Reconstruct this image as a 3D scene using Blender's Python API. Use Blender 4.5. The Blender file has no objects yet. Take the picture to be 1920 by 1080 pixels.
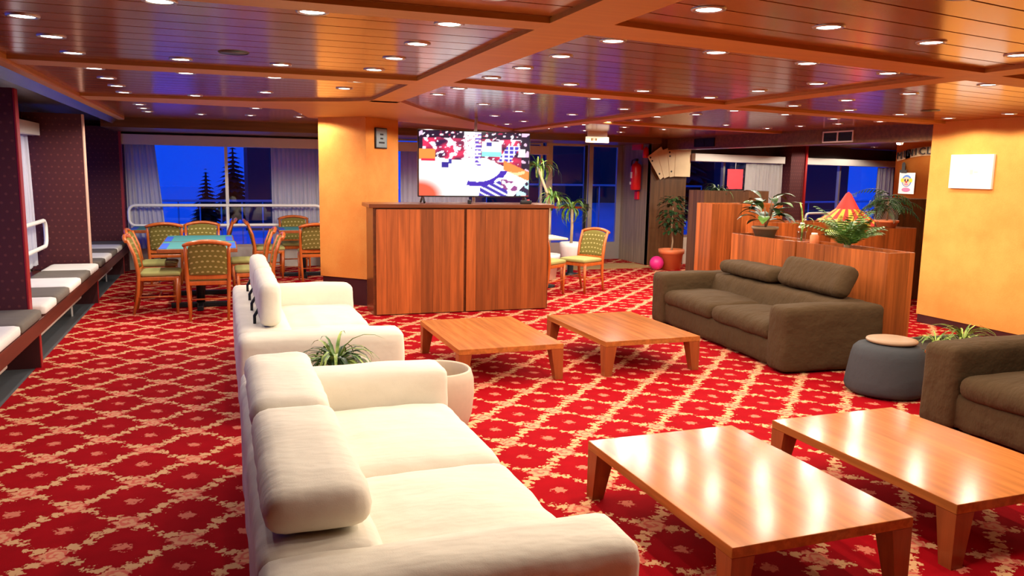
import bpy, bmesh, math, random
from mathutils import Vector, Matrix, noise
from math import sin, cos, pi, radians, sqrt, atan2
random.seed(7)
scene = bpy.context.scene
C = scene.collection

# ---------------------------------------------------------------- camera, world, exposure
cam_d = bpy.data.cameras.new('camera'); cam = bpy.data.objects.new('camera', cam_d); C.objects.link(cam)
cam_d.sensor_width = 36.0; cam_d.lens = 27.948; cam_d.clip_start = 0.05; cam_d.clip_end = 300
PITCH, YAW, ROLL = 0.14536, 0.3510, 0.017305
fw = Vector((sin(YAW)*cos(PITCH), cos(YAW)*cos(PITCH), -sin(PITCH)))
rt = Vector((cos(YAW), -sin(YAW), 0)); up = rt.cross(fw)
r2 = cos(ROLL)*rt + sin(ROLL)*up; u2 = -sin(ROLL)*rt + cos(ROLL)*up
m = Matrix((r2, u2, -fw)).transposed().to_4x4(); m.translation = (0, 0, 1.68)
cam.matrix_world = m
scene.camera = cam
world = bpy.data.worlds.new('dusk'); scene.world = world; world.use_nodes = True
bg = world.node_tree.nodes['Background']; bg.inputs[0].default_value = (0.004, 0.075, 0.95, 1); bg.inputs[1].default_value = 1.0
vs = scene.view_settings
vs.view_transform = 'Standard'; vs.look = 'None'; vs.exposure = 0.0; vs.gamma = 1.0; vs.use_curve_mapping = False
scene.cycles.max_bounces = 6; scene.cycles.diffuse_bounces = 3; scene.cycles.glossy_bounces = 3; scene.cycles.adaptive_threshold = 0.03; scene.cycles.transmission_bounces = 4; scene.cycles.transparent_max_bounces = 8
scene.cycles.caustics_reflective = False; scene.cycles.caustics_refractive = False; scene.cycles.sample_clamp_indirect = 6.0
LAMP_W = 20.0          # one downlight, watts
CZ = 2.32              # ceiling height

# ---------------------------------------------------------------- materials
class NT:
    """tiny helper to write shader maths as expressions"""
    def __init__(s, mat): s.t = mat.node_tree; s.n = s.t.nodes; s.l = s.t.links
    def new(s, kind, **kw):
        n = s.n.new(kind)
        for k, v in kw.items(): setattr(n, k, v)
        return n
    def put(s, sock, v):
        if isinstance(v, V): s.l.new(v.s, sock)
        elif hasattr(v, 'is_output'): s.l.new(v, sock)
        else: sock.default_value = v
    def op(s, o, a, b=0.0, c=0.0):
        n = s.new('ShaderNodeMath', operation=o)
        s.put(n.inputs[0], a); s.put(n.inputs[1], b); s.put(n.inputs[2], c)
        return V(s, n.outputs[0])
    def noise(s, vec, scale, detail=2.0, rough=0.5):
        n = s.new('ShaderNodeTexNoise'); s.put(n.inputs['Vector'], vec)
        n.inputs['Scale'].default_value = scale; n.inputs['Detail'].default_value = detail; n.inputs['Roughness'].default_value = rough
        return V(s, n.outputs[0])
    def mix(s, f, a, b):
        n = s.new('ShaderNodeMix', data_type='RGBA')
        s.put(n.inputs[0], f); s.put(n.inputs[6], a); s.put(n.inputs[7], b)
        return n.outputs[2]
    def ramp(s, f, lo, hi):
        n = s.new('ShaderNodeMapRange', interpolation_type='SMOOTHSTEP')
        s.put(n.inputs[0], f); n.inputs[1].default_value = lo; n.inputs[2].default_value = hi
        return V(s, n.outputs[0])
class V:
    def __init__(s, nt, sock): s.nt = nt; s.s = sock
    def __add__(s, o): return s.nt.op('ADD', s, o)
    def __sub__(s, o): return s.nt.op('SUBTRACT', s, o)
    def __mul__(s, o): return s.nt.op('MULTIPLY', s, o)
    def f(s, o, b=0.0): return s.nt.op(o, s, b)
def c4(c): return (c[0], c[1], c[2], 1)
MATS = {}
def base(name):
    if name in bpy.data.materials: pass
    mt = bpy.data.materials.new(name); mt.use_nodes = True
    MATS[name] = mt
    return mt, NT(mt), mt.node_tree.nodes['Principled BSDF']
def coords(nt, which='Object'):
    return nt.new('ShaderNodeTexCoord').outputs[which]
def bump(nt, p, h, strength, dist=0.01):
    b = nt.new('ShaderNodeBump'); b.inputs['Strength'].default_value = strength; b.inputs['Distance'].default_value = dist
    nt.put(b.inputs['Height'], h); nt.l.new(b.outputs[0], p.inputs['Normal'])
def plain(name, col, rough=0.5, metal=0.0, var=0.12, scale=9.0, bmp=0.0, bscale=60.0, spec=0.5, coat=0.0):
    mt, nt, p = base(name)
    co = coords(nt)
    n = nt.noise(co, scale, 3.0)
    nt.put(p.inputs['Base Color'], nt.mix(n, c4([v*(1-var) for v in col]), c4([min(1, v*(1+var)) for v in col])))
    p.inputs['Roughness'].default_value = rough; p.inputs['Metallic'].default_value = metal
    p.inputs['Specular IOR Level'].default_value = spec; p.inputs['Coat Weight'].default_value = coat; p.inputs['Coat Roughness'].default_value = 0.08
    if bmp: bump(nt, p, nt.noise(co, bscale, 3.0), bmp)
    return mt
def wood(name, col, axis='Y', rough=0.3, dark=0.55, tint=0.25, coat=0.0, spec=0.5, gscale=1.0):
    """veneer: grain streaks stretched along an axis, every piece tinted a little differently"""
    mt, nt, p = base(name)
    mp = nt.new('ShaderNodeMapping'); nt.l.new(coords(nt), mp.inputs[0])
    sc = {'X': (1.2, 22, 22), 'Y': (22, 1.2, 22), 'Z': (22, 22, 1.2)}[axis]
    mp.inputs['Scale'].default_value = [v*gscale for v in sc]
    info = nt.new('ShaderNodeObjectInfo')
    off = nt.new('ShaderNodeCombineXYZ'); 
    for i in range(3): nt.l.new(info.outputs['Random'], off.inputs[i])
    vm = nt.new('ShaderNodeVectorMath', operation='SCALE'); nt.l.new(off.outputs[0], vm.inputs[0]); vm.inputs['Scale'].default_value = 37.0
    nt.l.new(vm.outputs[0], mp.inputs['Location'])
    g = nt.noise(mp.outputs[0], 1.0, 4.0, 0.6)
    g = nt.ramp(g, 0.3, 0.72)
    c1 = nt.mix(g, c4([v*dark for v in col]), c4(col))
    r = V(nt, info.outputs['Random'])
    hs = nt.new('ShaderNodeHueSaturation'); nt.l.new(c1, hs.inputs['Color'])
    nt.put(hs.inputs['Value'], r*tint*2.0 + (1.0-tint))
    nt.l.new(hs.outputs[0], p.inputs['Base Color'])
    p.inputs['Roughness'].default_value = rough; p.inputs['Specular IOR Level'].default_value = spec
    p.inputs['Coat Weight'].default_value = coat; p.inputs['Coat Roughness'].default_value = 0.12
    return mt
def emit(name, col, s):
    mt, nt, p = base(name)
    p.inputs['Base Color'].default_value = c4(col); p.inputs['Emission Color'].default_value = c4(col); p.inputs['Emission Strength'].default_value = s
    return mt
def fabric(name, col, wr=0.35, wscale=5.0, var=0.08):
    mt, nt, p = base(name)
    co = coords(nt)
    n = nt.noise(co, 6.0, 4.0)
    weave = nt.noise(co, 240.0, 1.0)
    k = n*0.7 + weave*0.3
    nt.put(p.inputs['Base Color'], nt.mix(k, c4([v*(1-var*2) for v in col]), c4([min(1, v*(1+var)) for v in col])))
    p.inputs['Roughness'].default_value = 0.95; p.inputs['Specular IOR Level'].default_value = 0.15
    mp = nt.new('ShaderNodeMapping'); nt.l.new(co, mp.inputs[0]); mp.inputs['Scale'].default_value = (1.0, 2.2, 1.3)
    w = nt.noise(mp.outputs[0], wscale, 3.0, 0.55)
    bump(nt, p, w*1.0 + weave*0.02, wr, 0.06)
    return mt
def glass(name):
    mt, nt, p = base(name)
    out = nt.n['Material Output']; nt.n.remove(p)
    tr = nt.new('ShaderNodeBsdfTransparent'); tr.inputs[0].default_value = (0.93, 0.95, 0.97, 1)
    gl = nt.new('ShaderNodeBsdfGlossy'); gl.inputs['Roughness'].default_value = 0.01
    fr = nt.new('ShaderNodeFresnel'); geo = nt.new('ShaderNodeNewGeometry'); nt.put(fr.inputs[0], V(nt, geo.outputs['Backfacing'])*(1/1.5-1.5) + 1.5)   # a pane reflects alike on both faces
    mx = nt.new('ShaderNodeMixShader'); nt.l.new(fr.outputs[0], mx.inputs[0]); nt.l.new(tr.outputs[0], mx.inputs[1]); nt.l.new(gl.outputs[0], mx.inputs[2])
    nt.l.new(mx.outputs[0], out.inputs[0])
    return mt

def carpet(name):
    mt, nt, p = base(name)
    co = coords(nt); sx = nt.new('ShaderNodeSeparateXYZ'); nt.l.new(co, sx.inputs[0])
    X = V(nt, sx.outputs[0]); Y = V(nt, sx.outputs[1])
    wob = nt.noise(co, 19.0, 2.0); wob2 = nt.noise(co, 27.0, 2.0)
    fine = nt.noise(co, 48.0, 2.5, 0.6)
    h = 0.2645
    a = (X + 0.733)*(1/h); b = (Y - 4.238)*(1/h)
    u = (a + b)*0.5 + (wob - 0.5)*0.17; v = (a - b)*0.5 + (wob2 - 0.5)*0.17
    fu = u - u.f('ROUND'); fv = v - v.f('ROUND')
    r = (fu*fu + fv*fv).f('SQRT'); th = nt.op('ARCTAN2', fu, fv)
    # big rose where the garlands cross
    rose = nt.ramp((r - (th*5.0).f('COSINE')*0.040) + (fine - 0.5)*0.22, 0.195, 0.155)
    ring = (r*52.0 + th).f('SINE')                      # petals
    # leafy garlands along both lattice directions: one runs through, the other breaks into sprigs
    def garland(along, across, stem, gap):
        leaf = ((along*2*pi*3.0).f('SINE')).f('ABSOLUTE')
        side = across.f('ABSOLUTE') - leaf*0.085 - stem + (fine - 0.5)*0.34 + gap
        return nt.ramp(side, 0.014, -0.010)
    brk = ((v*2*pi).f('COSINE')*-1.0 - 0.55).f('MAXIMUM', 0.0)*0.14
    g1 = garland(u, fv + (u*2*pi*2.0).f('SINE')*0.030, 0.004, 0.0); g2 = garland(v, fu + (v*2*pi*2.0).f('SINE')*0.035, 0.0, brk)
    gar = g1.f('MAXIMUM', g2)
    # small flower in every diamond
    gu = fu.f('ABSOLUTE') - 0.5; gv = fv.f('ABSOLUTE') - 0.5
    r2_ = (gu*gu + gv*gv).f('SQRT')
    sm = nt.ramp(r2_ + (fine - 0.5)*0.30 + gu.f('ABSOLUTE')*0.2, 0.12, 0.085)
    pile = nt.noise(co, 9.0, 3.0)
    red = nt.mix(pile, (0.29, 0.002, 0.006, 1), (0.43, 0.004, 0.010, 1))
    col = nt.mix(sm*0.85, red, (0.78, 0.24, 0.15, 1))
    col = nt.mix(gar*0.92, col, (0.80, 0.47, 0.23, 1))
    rosec = nt.mix(nt.ramp(ring, -0.2, 0.9), (0.80, 0.36, 0.20, 1), (0.72, 0.14, 0.10, 1))
    col = nt.mix(rose*0.92, col, rosec)
    nt.put(p.inputs['Base Color'], col)
    p.inputs['Roughness'].default_value = 1.0; p.inputs['Specular IOR Level'].default_value = 0.05
    bump(nt, p, nt.noise(co, 420.0, 1.0), 0.35, 0.004)
    return mt
def chair_cloth(name):
    mt, nt, p = base(name)
    co = coords(nt); mp = nt.new('ShaderNodeMapping'); nt.l.new(co, mp.inputs[0])
    sx = nt.new('ShaderNodeSeparateXYZ'); nt.l.new(mp.outputs[0], sx.inputs[0])
    X = V(nt, sx.outputs[0]); Y = V(nt, sx.outputs[1]); Z = V(nt, sx.outputs[2])
    s = (X + Y*0.0)*(1/0.055); t = (Z + Y)*(1/0.045)
    row = t.f('FLOOR'); sh = s + row*0.5
    fx = sh - sh.f('ROUND'); fz = t - row - 0.5
    d = (fx*fx*1.6 + fz*fz*5.0 + fx.f('ABSOLUTE')*fz*0.9).f('SQRT')
    k = nt.ramp(d, 0.42, 0.28)
    nt.put(p.inputs['Base Color'], nt.mix(k, (0.17, 0.14, 0.030, 1), (0.42, 0.36, 0.13, 1)))
    p.inputs['Roughness'].default_value = 0.9; p.inputs['Specular IOR Level'].default_value = 0.2
    return mt
def plaster(name, col, var=0.18, scuff=None):
    mt, nt, p = base(name)
    co = coords(nt)
    n = nt.noise(co, 2.2, 5.0, 0.6); f = nt.noise(co, 70.0, 3.0, 0.6)
    k = n*0.75 + f*0.25
    nt.put(p.inputs['Base Color'], nt.mix(nt.ramp(k, 0.32, 0.68), c4((col[0]*(1-var*.4), col[1]*(1-var), col[2]*(1-var*1.5))), c4((col[0], col[1]*(1+var*.6), col[2]*(1+var)))))
    if scuff is not None:      # rubbed stain at chair-back height
        old = p.inputs['Base Color'].links[0].from_socket
        sx = nt.new('ShaderNodeSeparateXYZ'); nt.l.new(co, sx.inputs[0])
        zz = (V(nt, sx.outputs[2]) - scuff + (n - 0.5)*0.25).f('ABSOLUTE')
        nt.put(p.inputs['Base Color'], nt.mix(nt.ramp(zz, 0.13, 0.0)*nt.ramp(nt.noise(co, 1.7, 2.0), 0.35, 0.65)*0.55, old, (0.70, 0.20, 0.03, 1)))
    p.inputs['Roughness'].default_value = 0.75; p.inputs['Specular IOR Level'].default_value = 0.25
    bump(nt, p, f, 0.25, 0.004)
    return mt
def dotted(name, col, dot):
    mt, nt, p = base(name)
    co = coords(nt); sx = nt.new('ShaderNodeSeparateXYZ'); nt.l.new(co, sx.inputs[0])
    A = (V(nt, sx.outputs[0]) + V(nt, sx.outputs[1]))*(1/0.07); B_ = V(nt, sx.outputs[2])*(1/0.07)
    row = B_.f('FLOOR'); A = A + row*0.5
    fa = A - A.f('ROUND'); fb = B_ - row - 0.5
    d = (fa*fa + fb*fb).f('SQRT')
    nt.put(p.inputs['Base Color'], nt.mix(nt.ramp(d, 0.2, 0.1)*0.8, c4(col), c4(dot)))
    p.inputs['Roughness'].default_value = 0.8
    return mt
def leafmat(name, lo, hi, rough=0.45):
    mt, nt, p = base(name)
    co = coords(nt); n = nt.noise(co, 14.0, 2.0)
    nt.put(p.inputs['Base Color'], nt.mix(nt.ramp(n, 0.35, 0.65), c4(lo), c4(hi)))
    p.inputs['Roughness'].default_value = rough
    return mt
def curtainmat(name):
    mt, nt, p = base(name)
    co = coords(nt); n = nt.noise(co, 5.0, 2.0)
    nt.put(p.inputs['Base Color'], nt.mix(n, (0.86, 0.84, 0.81, 1), (0.93, 0.91, 0.89, 1)))
    p.inputs['Roughness'].default_value = 0.9
    out = nt.n['Material Output']
    tl = nt.new('ShaderNodeBsdfTranslucent'); tl.inputs[0].default_value = (0.8, 0.8, 0.8, 1)
    mx = nt.new('ShaderNodeMixShader'); mx.inputs[0].default_value = 0.22
    nt.l.new(p.outputs[0], mx.inputs[1]); nt.l.new(tl.outputs[0], mx.inputs[2]); nt.l.new(mx.outputs[0], out.inputs[0])
    return mt

carpet('carpet')
plain('grey_lino', (0.10, 0.11, 0.12), 0.5)
wood('ceiling_wood', (0.36, 0.108, 0.022), 'X', 0.17, 0.72, 0.14, 0.0, 0.65, 0.6)
plain('ceiling_gap', (0.04, 0.012, 0.006), 0.7)
wood('beam_wood', (0.56, 0.25, 0.045), 'X', 0.5, 0.88, 0.05)
wood('table_wood', (0.56, 0.180, 0.042), 'Y', 0.17, 0.62, 0.06, 0.0, 0.13)
wood('table_side', (0.36, 0.085, 0.020), 'Z', 0.35, 0.7, 0.08)
wood('panel_wood', (0.44, 0.108, 0.022), 'Z', 0.33, 0.58, 0.34, 0.1)
wood('cabinet_edge', (0.20, 0.050, 0.012), 'X', 0.3, 0.6, 0.05, 0.15)
wood('dark_panel', (0.13, 0.055, 0.020), 'Z', 0.4, 0.55, 0.12)  # dark wood; on the box below the cards it stands for shade
wood('grey_panel', (0.30, 0.22, 0.15), 'Z', 0.5, 0.6, 0.10)
wood('chair_wood', (0.58, 0.13, 0.020), 'Z', 0.3, 0.75, 0.06, 0.2)
wood('bench_wood', (0.12, 0.022, 0.012), 'Y', 0.35, 0.6, 0.05)
plaster('orange_wall', (0.80, 0.30, 0.055))
plaster('yellow_wall', (0.86, 0.385, 0.085), 0.14, 1.02)
plain('cream_paint', (0.62, 0.58, 0.50), 0.5)
plain('maroon_base', (0.055, 0.008, 0.010), 0.5)
dotted('maroon_cloth', (0.075, 0.010, 0.014), (0.16, 0.035, 0.03))
plain('red_edge', (0.34, 0.010, 0.012), 0.45)
plain('pale_edge', (0.75, 0.45, 0.32), 0.5)
plain('dark_ceiling', (0.055, 0.045, 0.045), 0.35)
wood('soffit_wood', (0.20, 0.085, 0.028), 'X', 0.3, 0.6, 0.05)
plain('alu', (0.62, 0.60, 0.58), 0.35, 0.85, 0.05)
plain('alu_paint', (0.66, 0.62, 0.60), 0.4, 0.2, 0.05)
plain('silver_fascia', (0.85, 0.86, 0.90), 0.22, 0.85, 0.12, 3.0)
plain('white_paint', (0.85, 0.84, 0.80), 0.35, 0.0, 0.03)
plain('black_plastic', (0.012, 0.012, 0.014), 0.35)
plain('black_metal', (0.02, 0.022, 0.026), 0.4, 0.6)
plain('steel', (0.45, 0.45, 0.46), 0.3, 0.9)
fabric('cream_cloth', (0.82, 0.76, 0.64), 0.22, 3.5)
fabric('brown_cloth', (0.076, 0.045, 0.021), 0.42, 5.5, 0.12)
fabric('grey_felt', (0.062, 0.064, 0.070), 0.1, 9.0)
fabric('white_cushion', (0.80, 0.76, 0.70), 0.12)
fabric('taupe_cushion', (0.17, 0.145, 0.12), 0.12)
plain('tan_leather', (0.34, 0.20, 0.11), 0.5)
chair_cloth('chair_cloth')
plain('green_seat', (0.34, 0.32, 0.10), 0.9)
plain('teal_felt', (0.055, 0.25, 0.25), 0.8, 0, 0.06)
plain('blue_felt', (0.03, 0.10, 0.60), 0.7)
plain('pot_beige', (0.62, 0.50, 0.38), 0.7, 0, 0.06, 30)
plain('terracotta', (0.75, 0.19, 0.06), 0.55)
plain('white_pot', (0.75, 0.72, 0.68), 0.35)
plain('pink_rubber', (0.80, 0.03, 0.25), 0.4)
plain('red_paint', (0.68, 0.012, 0.016), 0.3, 0, 0.05)
plain('red_paper', (0.85, 0.06, 0.09), 0.7)
plain('green_box', (0.02, 0.09, 0.065), 0.4)
plain('soil', (0.04, 0.025, 0.015), 0.95)
plain('card_face', (0.75, 0.58, 0.36), 0.6)
plain('ink', (0.02, 0.018, 0.018), 0.6)
plain('grey_ink', (0.55, 0.55, 0.55), 0.6)
plain('plaque_grey', (0.27, 0.32, 0.32), 0.45)
plain('paper', (0.9, 0.9, 0.88), 0.7, 0, 0.02)
plain('yellow_print', (0.85, 0.65, 0.05), 0.6); plain('pink_print', (0.85, 0.2, 0.4), 0.6); plain('blue_print', (0.1, 0.25, 0.7), 0.6); plain('skin_print', (0.85, 0.6, 0.42), 0.6)
plain('tent_red', (0.80, 0.03, 0.02), 0.7); plain('tent_yellow', (0.90, 0.42, 0.04), 0.7); plain('tent_blue', (0.03, 0.08, 0.55), 0.7)
plain('mat_tan', (0.42, 0.24, 0.08), 0.9, 0, 0.2, 40)
plain('snow', (0.85, 0.87, 0.9), 0.8, 0, 0.06, 1.0)
plain('night_wall', (0.05, 0.045, 0.04), 0.8)
plain('fir_green', (0.012, 0.025, 0.015), 0.9)
leafmat('leaf_dark', (0.010, 0.030, 0.010), (0.035, 0.085, 0.020))
leafmat('leaf_mid', (0.035, 0.10, 0.015), (0.11, 0.22, 0.035))
leafmat('leaf_light', (0.10, 0.22, 0.03), (0.38, 0.48, 0.10))
leafmat('leaf_lime', (0.20, 0.36, 0.04), (0.48, 0.62, 0.12))
plain('stem_brown', (0.20, 0.12, 0.06), 0.8)
plain('trunk_tan', (0.42, 0.30, 0.17), 0.8)
plain('petal_white', (0.85, 0.83, 0.70), 0.6)
glass('window_glass')
curtainmat('curtain_cloth')
emit('lamp_glow', (1.0, 0.95, 0.88), 14.0)
emit('sign_glow', (1.0, 0.86, 0.58), 0.9)

# ---------------------------------------------------------------- mesh helpers
def obj(name, bm, mat, parent=None, smooth=False, loc=None):
    me = bpy.data.meshes.new(name)
    if smooth:
        for f in bm.faces: f.smooth = True
    bm.to_mesh(me); bm.free()
    mats = mat if isinstance(mat, (list, tuple)) else [mat]
    for k in mats: me.materials.append(MATS[k])
    o = bpy.data.objects.new(name, me); C.objects.link(o)
    if parent is not None: o.parent = parent
    if loc is not None: o.location = loc
    return o
def tag(o, label, cat, group=None):
    o['label'] = label; o['category'] = cat
    if group: o['group'] = group
    return o
def thing(name, label, cat, loc=(0, 0, 0), rz=0.0, group=None):
    o = bpy.data.objects.new(name, None); C.objects.link(o); o.location = loc; o.rotation_euler = (0, 0, rz)
    o.empty_display_size = 0.1
    return tag(o, label, cat, group)
def struct(name, bm, mat, parent=None, smooth=False):
    o = obj(name, bm, mat, parent, smooth); o['kind'] = 'structure'; return o
def copy_tree(src, parent=None):
    c = src.copy(); C.objects.link(c)
    if parent is not None: c.parent = parent
    for ch in list(src.children): copy_tree(ch, c)
    return c
def nb(): return bmesh.new()
def box(bm, x0, x1, y0, y1, z0, z1, bev=0.0, seg=2, mi=0):
    vs_ = [bm.verts.new(p) for p in ((x0,y0,z0),(x1,y0,z0),(x1,y1,z0),(x0,y1,z0),(x0,y0,z1),(x1,y0,z1),(x1,y1,z1),(x0,y1,z1))]
    fs = [bm.faces.new([vs_[i] for i in q]) for q in ((3,2,1,0),(4,5,6,7),(0,1,5,4),(1,2,6,5),(2,3,7,6),(3,0,4,7))]
    for f in fs: f.material_index = mi
    if bev > 0:
        es = list({e for f in fs for e in f.edges})
        bmesh.ops.bevel(bm, geom=es, offset=bev, segments=seg, profile=0.5, affect='EDGES')
    return bm
def bx(*a, **k): return box(nb(), *a, **k)
def prism(bm, pts, z0, z1, mi=0):
    """vertical prism over a counter-clockwise polygon"""
    lo = [bm.verts.new((p[0], p[1], z0)) for p in pts]; hi = [bm.verts.new((p[0], p[1], z1)) for p in pts]
    n = len(pts); fs = [bm.faces.new(lo[::-1]), bm.faces.new(hi)]
    for i in range(n): fs.append(bm.faces.new((lo[i], lo[(i+1) % n], hi[(i+1) % n], hi[i])))
    for f in fs: f.material_index = mi
    return bm
def frame_of(d):
    d = Vector(d).normalized(); a = Vector((0, 0, 1)) if abs(d.z) < 0.9 else Vector((1, 0, 0))
    s = d.cross(a).normalized(); return s, s.cross(d).normalized()
def tube(bm, path, r, n=8, closed=False, mi=0):
    path = [Vector(p) for p in path]; rings = []; N = len(path)
    s = None
    for i, p in enumerate(path):
        if closed: d = path[(i+1) % N] - path[i-1]
        else: d = path[min(i+1, N-1)] - path[max(i-1, 0)]
        d.normalize()
        if s is None: s, t = frame_of(d)
        else: s = (s - d*s.dot(d)).normalized(); t = s.cross(d)
        rr = r[i] if isinstance(r, (list, tuple)) else r
        rings.append([bm.verts.new(p + (s*cos(2*pi*k/n) + t*sin(2*pi*k/n))*rr) for k in range(n)])
    for i in range(N if closed else N-1):
        a, b = rings[i], rings[(i+1) % N]
        for k in range(n):
            f = bm.faces.new((a[k], a[(k+1) % n], b[(k+1) % n], b[k])); f.smooth = True; f.material_index = mi
    if not closed:
        bm.faces.new(rings[0][::-1]).material_index = mi; bm.faces.new(rings[-1]).material_index = mi
    return bm
def lathe(bm, prof, n=24, c=(0, 0, 0), mi=0):
    rings = []
    for r, z in prof:
        if r < 1e-5: rings.append([bm.verts.new((c[0], c[1], c[2]+z))])
        else: rings.append([bm.verts.new((c[0]+r*cos(2*pi*k/n), c[1]+r*sin(2*pi*k/n), c[2]+z)) for k in range(n)])
    for a, b in zip(rings, rings[1:]):
        for k in range(n):
            k2 = (k+1) % n
            if len(a) == 1 and len(b) == 1: continue
            if len(a) == 1: f = bm.faces.new((a[0], b[k2], b[k]))
            elif len(b) == 1: f = bm.faces.new((a[k], a[k2], b[0]))
            else: f = bm.faces.new((a[k], a[k2], b[k2], b[k]))
            f.smooth = True; f.material_index = mi
    return bm
def soft(x0, x1, y0, y1, z0, z1, r=0.06, step=0.05, bulge=0.0, wr=0.0, seed=0, wfreq=(5, 9, 6), shape=None):
    """upholstered block: finely divided rounded box, crown on top, wrinkles"""
    bm = nb(); c = Vector(((x0+x1)/2, (y0+y1)/2, (z0+z1)/2)); hx, hy, hz = (x1-x0)/2, (y1-y0)/2, (z1-z0)/2
    r = min(r, hx*.99, hy*.99, hz*.99)
    nx, ny, nz = [max(4, int(2*h/step)) for h in (hx, hy, hz)]
    vd = {}
    def lin(i, n, h):     # extra rows near the rounded edges
        t = -1 + 2*i/n; return h*(t*1.25 - 0.25*t*t*t)
    def vert(i, j, k):
        key = (i, j, k)
        if key in vd: return vd[key]
        p = Vector((lin(i, nx, hx), lin(j, ny, hy), lin(k, nz, hz)))
        q = Vector((max(-hx+r, min(hx-r, p.x)), max(-hy+r, min(hy-r, p.y)), max(-hz+r, min(hz-r, p.z))))
        d = p - q; n = d.normalized() if d.length > 1e-9 else Vector((0, 0, 1))
        if d.length > 1e-9: p = q + n*r
        a, b = p.x/hx, p.y/hy
        if p.z > 0 and bulge: p.z += bulge*(1-a*a)*(1-b*b)*(p.z/hz)
        if wr:
            w = noise.noise(Vector((p.x*wfreq[0]+seed*7.1, p.y*wfreq[1], p.z*wfreq[2]))) + 0.5*noise.noise(Vector((p.x*wfreq[0]*2.3, p.y*wfreq[1]*2.1+seed*3.3, p.z*wfreq[2]*2)))
            p = p + n*w*wr
        p = p + c
        if shape: p = shape(p)
        vd[key] = bm.verts.new(p); return vd[key]
    def grid(fn, n1, n2, flip):
        for i in range(n1):
            for j in range(n2):
                q = [fn(i, j), fn(i+1, j), fn(i+1, j+1), fn(i, j+1)]
                if flip: q = q[::-1]
                bm.faces.new([vert(*t) for t in q]).smooth = True
    grid(lambda i, j: (i, j, nz), nx, ny, False); grid(lambda i, j: (i, j, 0), nx, ny, True)
    grid(lambda i, j: (i, 0, j), nx, nz, False); grid(lambda i, j: (i, ny, j), nx, nz, True)
    grid(lambda i, j: (0, i, j), ny, nz, True); grid(lambda i, j: (nx, i, j), ny, nz, False)
    return bm
def text_mesh(s, size, depth=0.002):
    cu = bpy.data.curves.new('t', 'FONT'); cu.body = s; cu.size = size; cu.extrude = depth; cu.align_x = 'CENTER'; cu.align_y = 'CENTER'; cu.resolution_u = 2
    o = bpy.data.objects.new('t', cu); C.objects.link(o)
    bpy.context.view_layer.update()
    me = bpy.data.meshes.new_from_object(o.evaluated_get(bpy.context.evaluated_depsgraph_get()))
    bm = nb(); bm.from_mesh(me); bpy.data.objects.remove(o); bpy.data.curves.remove(cu); bpy.data.meshes.remove(me)
    return bm
ORD = ['first', 'second', 'third', 'fourth', 'fifth', 'sixth', 'seventh', 'eighth', 'ninth', 'tenth', 'eleventh', 'twelfth']

# ---------------------------------------------------------------- structure: floor, ceiling
bm = prism(nb(), [(-1.49, -2.4), (17.2, -2.4), (17.2, 16.4), (7.6, 14.3), (-1.49, 14.3)], -0.1, 0.0)
struct('floor', bm, 'carpet')
struct('floor_strip', bx(-2.3, -1.49, -2.4, 14.3, -0.1, -0.006), 'grey_lino')
ceil_o = struct('ceiling', bx(-1.24, 17.2, -2.4, 16.4, CZ+0.018, CZ+0.1), 'ceiling_gap')
struct('ceiling_recess', bx(-2.3, -1.24, -2.4, 14.3, CZ+0.03, CZ+0.1), 'dark_ceiling')
PW = 0.21
def plank_bay(x0, x1, y0, n, slope, ylim=99):
    w = x1-x0; bmp = prism(nb(), [(0, 0.006), (w, 0.006+slope*w), (w, PW-0.006+slope*w), (0, PW-0.006)], CZ, CZ+0.018)
    first = None
    for i in range(n):
        if first is None: first = o = obj('ceiling_plank', bmp, 'ceiling_wood', ceil_o)
        else: o = first.copy(); C.objects.link(o); o.parent = ceil_o
        o.location = (x0, y0 + i*PW, 0)
plank_bay(-1.24, 1.38, -0.4, 61, 0.0)
plank_bay(1.56, 4.22, 0.4, 56, 0.165)
plank_bay(4.40, 7.82, 1.2, 58, 0.18)
bm = nb()
for a, b, y0, y1, s in ((-1.24, 1.38, -2.4, -0.41, 0), (1.56, 4.22, -2.4, 0.39, .165), (4.4, 7.82, -2.4, 1.19, .18), (7.82, 17.2, -2.4, 16.3, 0)):
    prism(bm, [(a, y0), (b, y0), (b, y1+s*(b-a)), (a, y1)], CZ+0.004, CZ+0.018)
o = obj('ceiling_lining', bm, 'ceiling_wood', ceil_o)
# flat beams, proud of the planks
BZ = CZ-0.022
def beam(pts, n):
    struct('trim_%d' % n, prism(nb(), pts, BZ, CZ+0.005), 'beam_wood')
beam([(1.32, -2.4), (1.58, -2.4), (1.58, 7.55), (1.32, 7.55)], 1)
def cross(x0, x1, y0, w, s): return [(x0, y0), (x1, y0+s*(x1-x0)), (x1, y0+w+s*(x1-x0)), (x0, y0+w)]
beam([(4.22, -2.4), (4.44, -2.4), (4.44, 11.9), (4.22, 11.9)], 2)
k = 3
for x0, x1, y0, w, s in ((-1.2, 1.32, 3.20, .17, 0), (1.58, 4.22, 3.12, .27, .165), (4.44, 7.82, 3.62, .25, .18),
                         (-1.2, 1.32, 5.66, .28, -.02), (1.58, 4.22, 5.60, .25, .2), (4.44, 7.82, 6.30, .24, .19),
                         (-1.2, 1.32, 0.5, .2, 0), (1.58, 4.22, 0.5, .25, .165), (4.44, 7.82, 9.1, .2, .19)):
    beam(cross(x0, x1, y0, w, s), k); k += 1
beam([(-1.2, 8.35), (0.35, 8.1), (1.1, 7.65), (1.32, 7.4), (1.58, 7.4), (2.05, 8.35), (2.7, 9.35), (3.3, 10.3), (4.22, 11.6), (4.44, 11.8), (4.5, 12.35), (3.0, 11.1), (2.25, 10.4), (1.66, 10.75), (1.05, 10.3), (0.75, 9.0), (-1.2, 8.75)], k)
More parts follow.
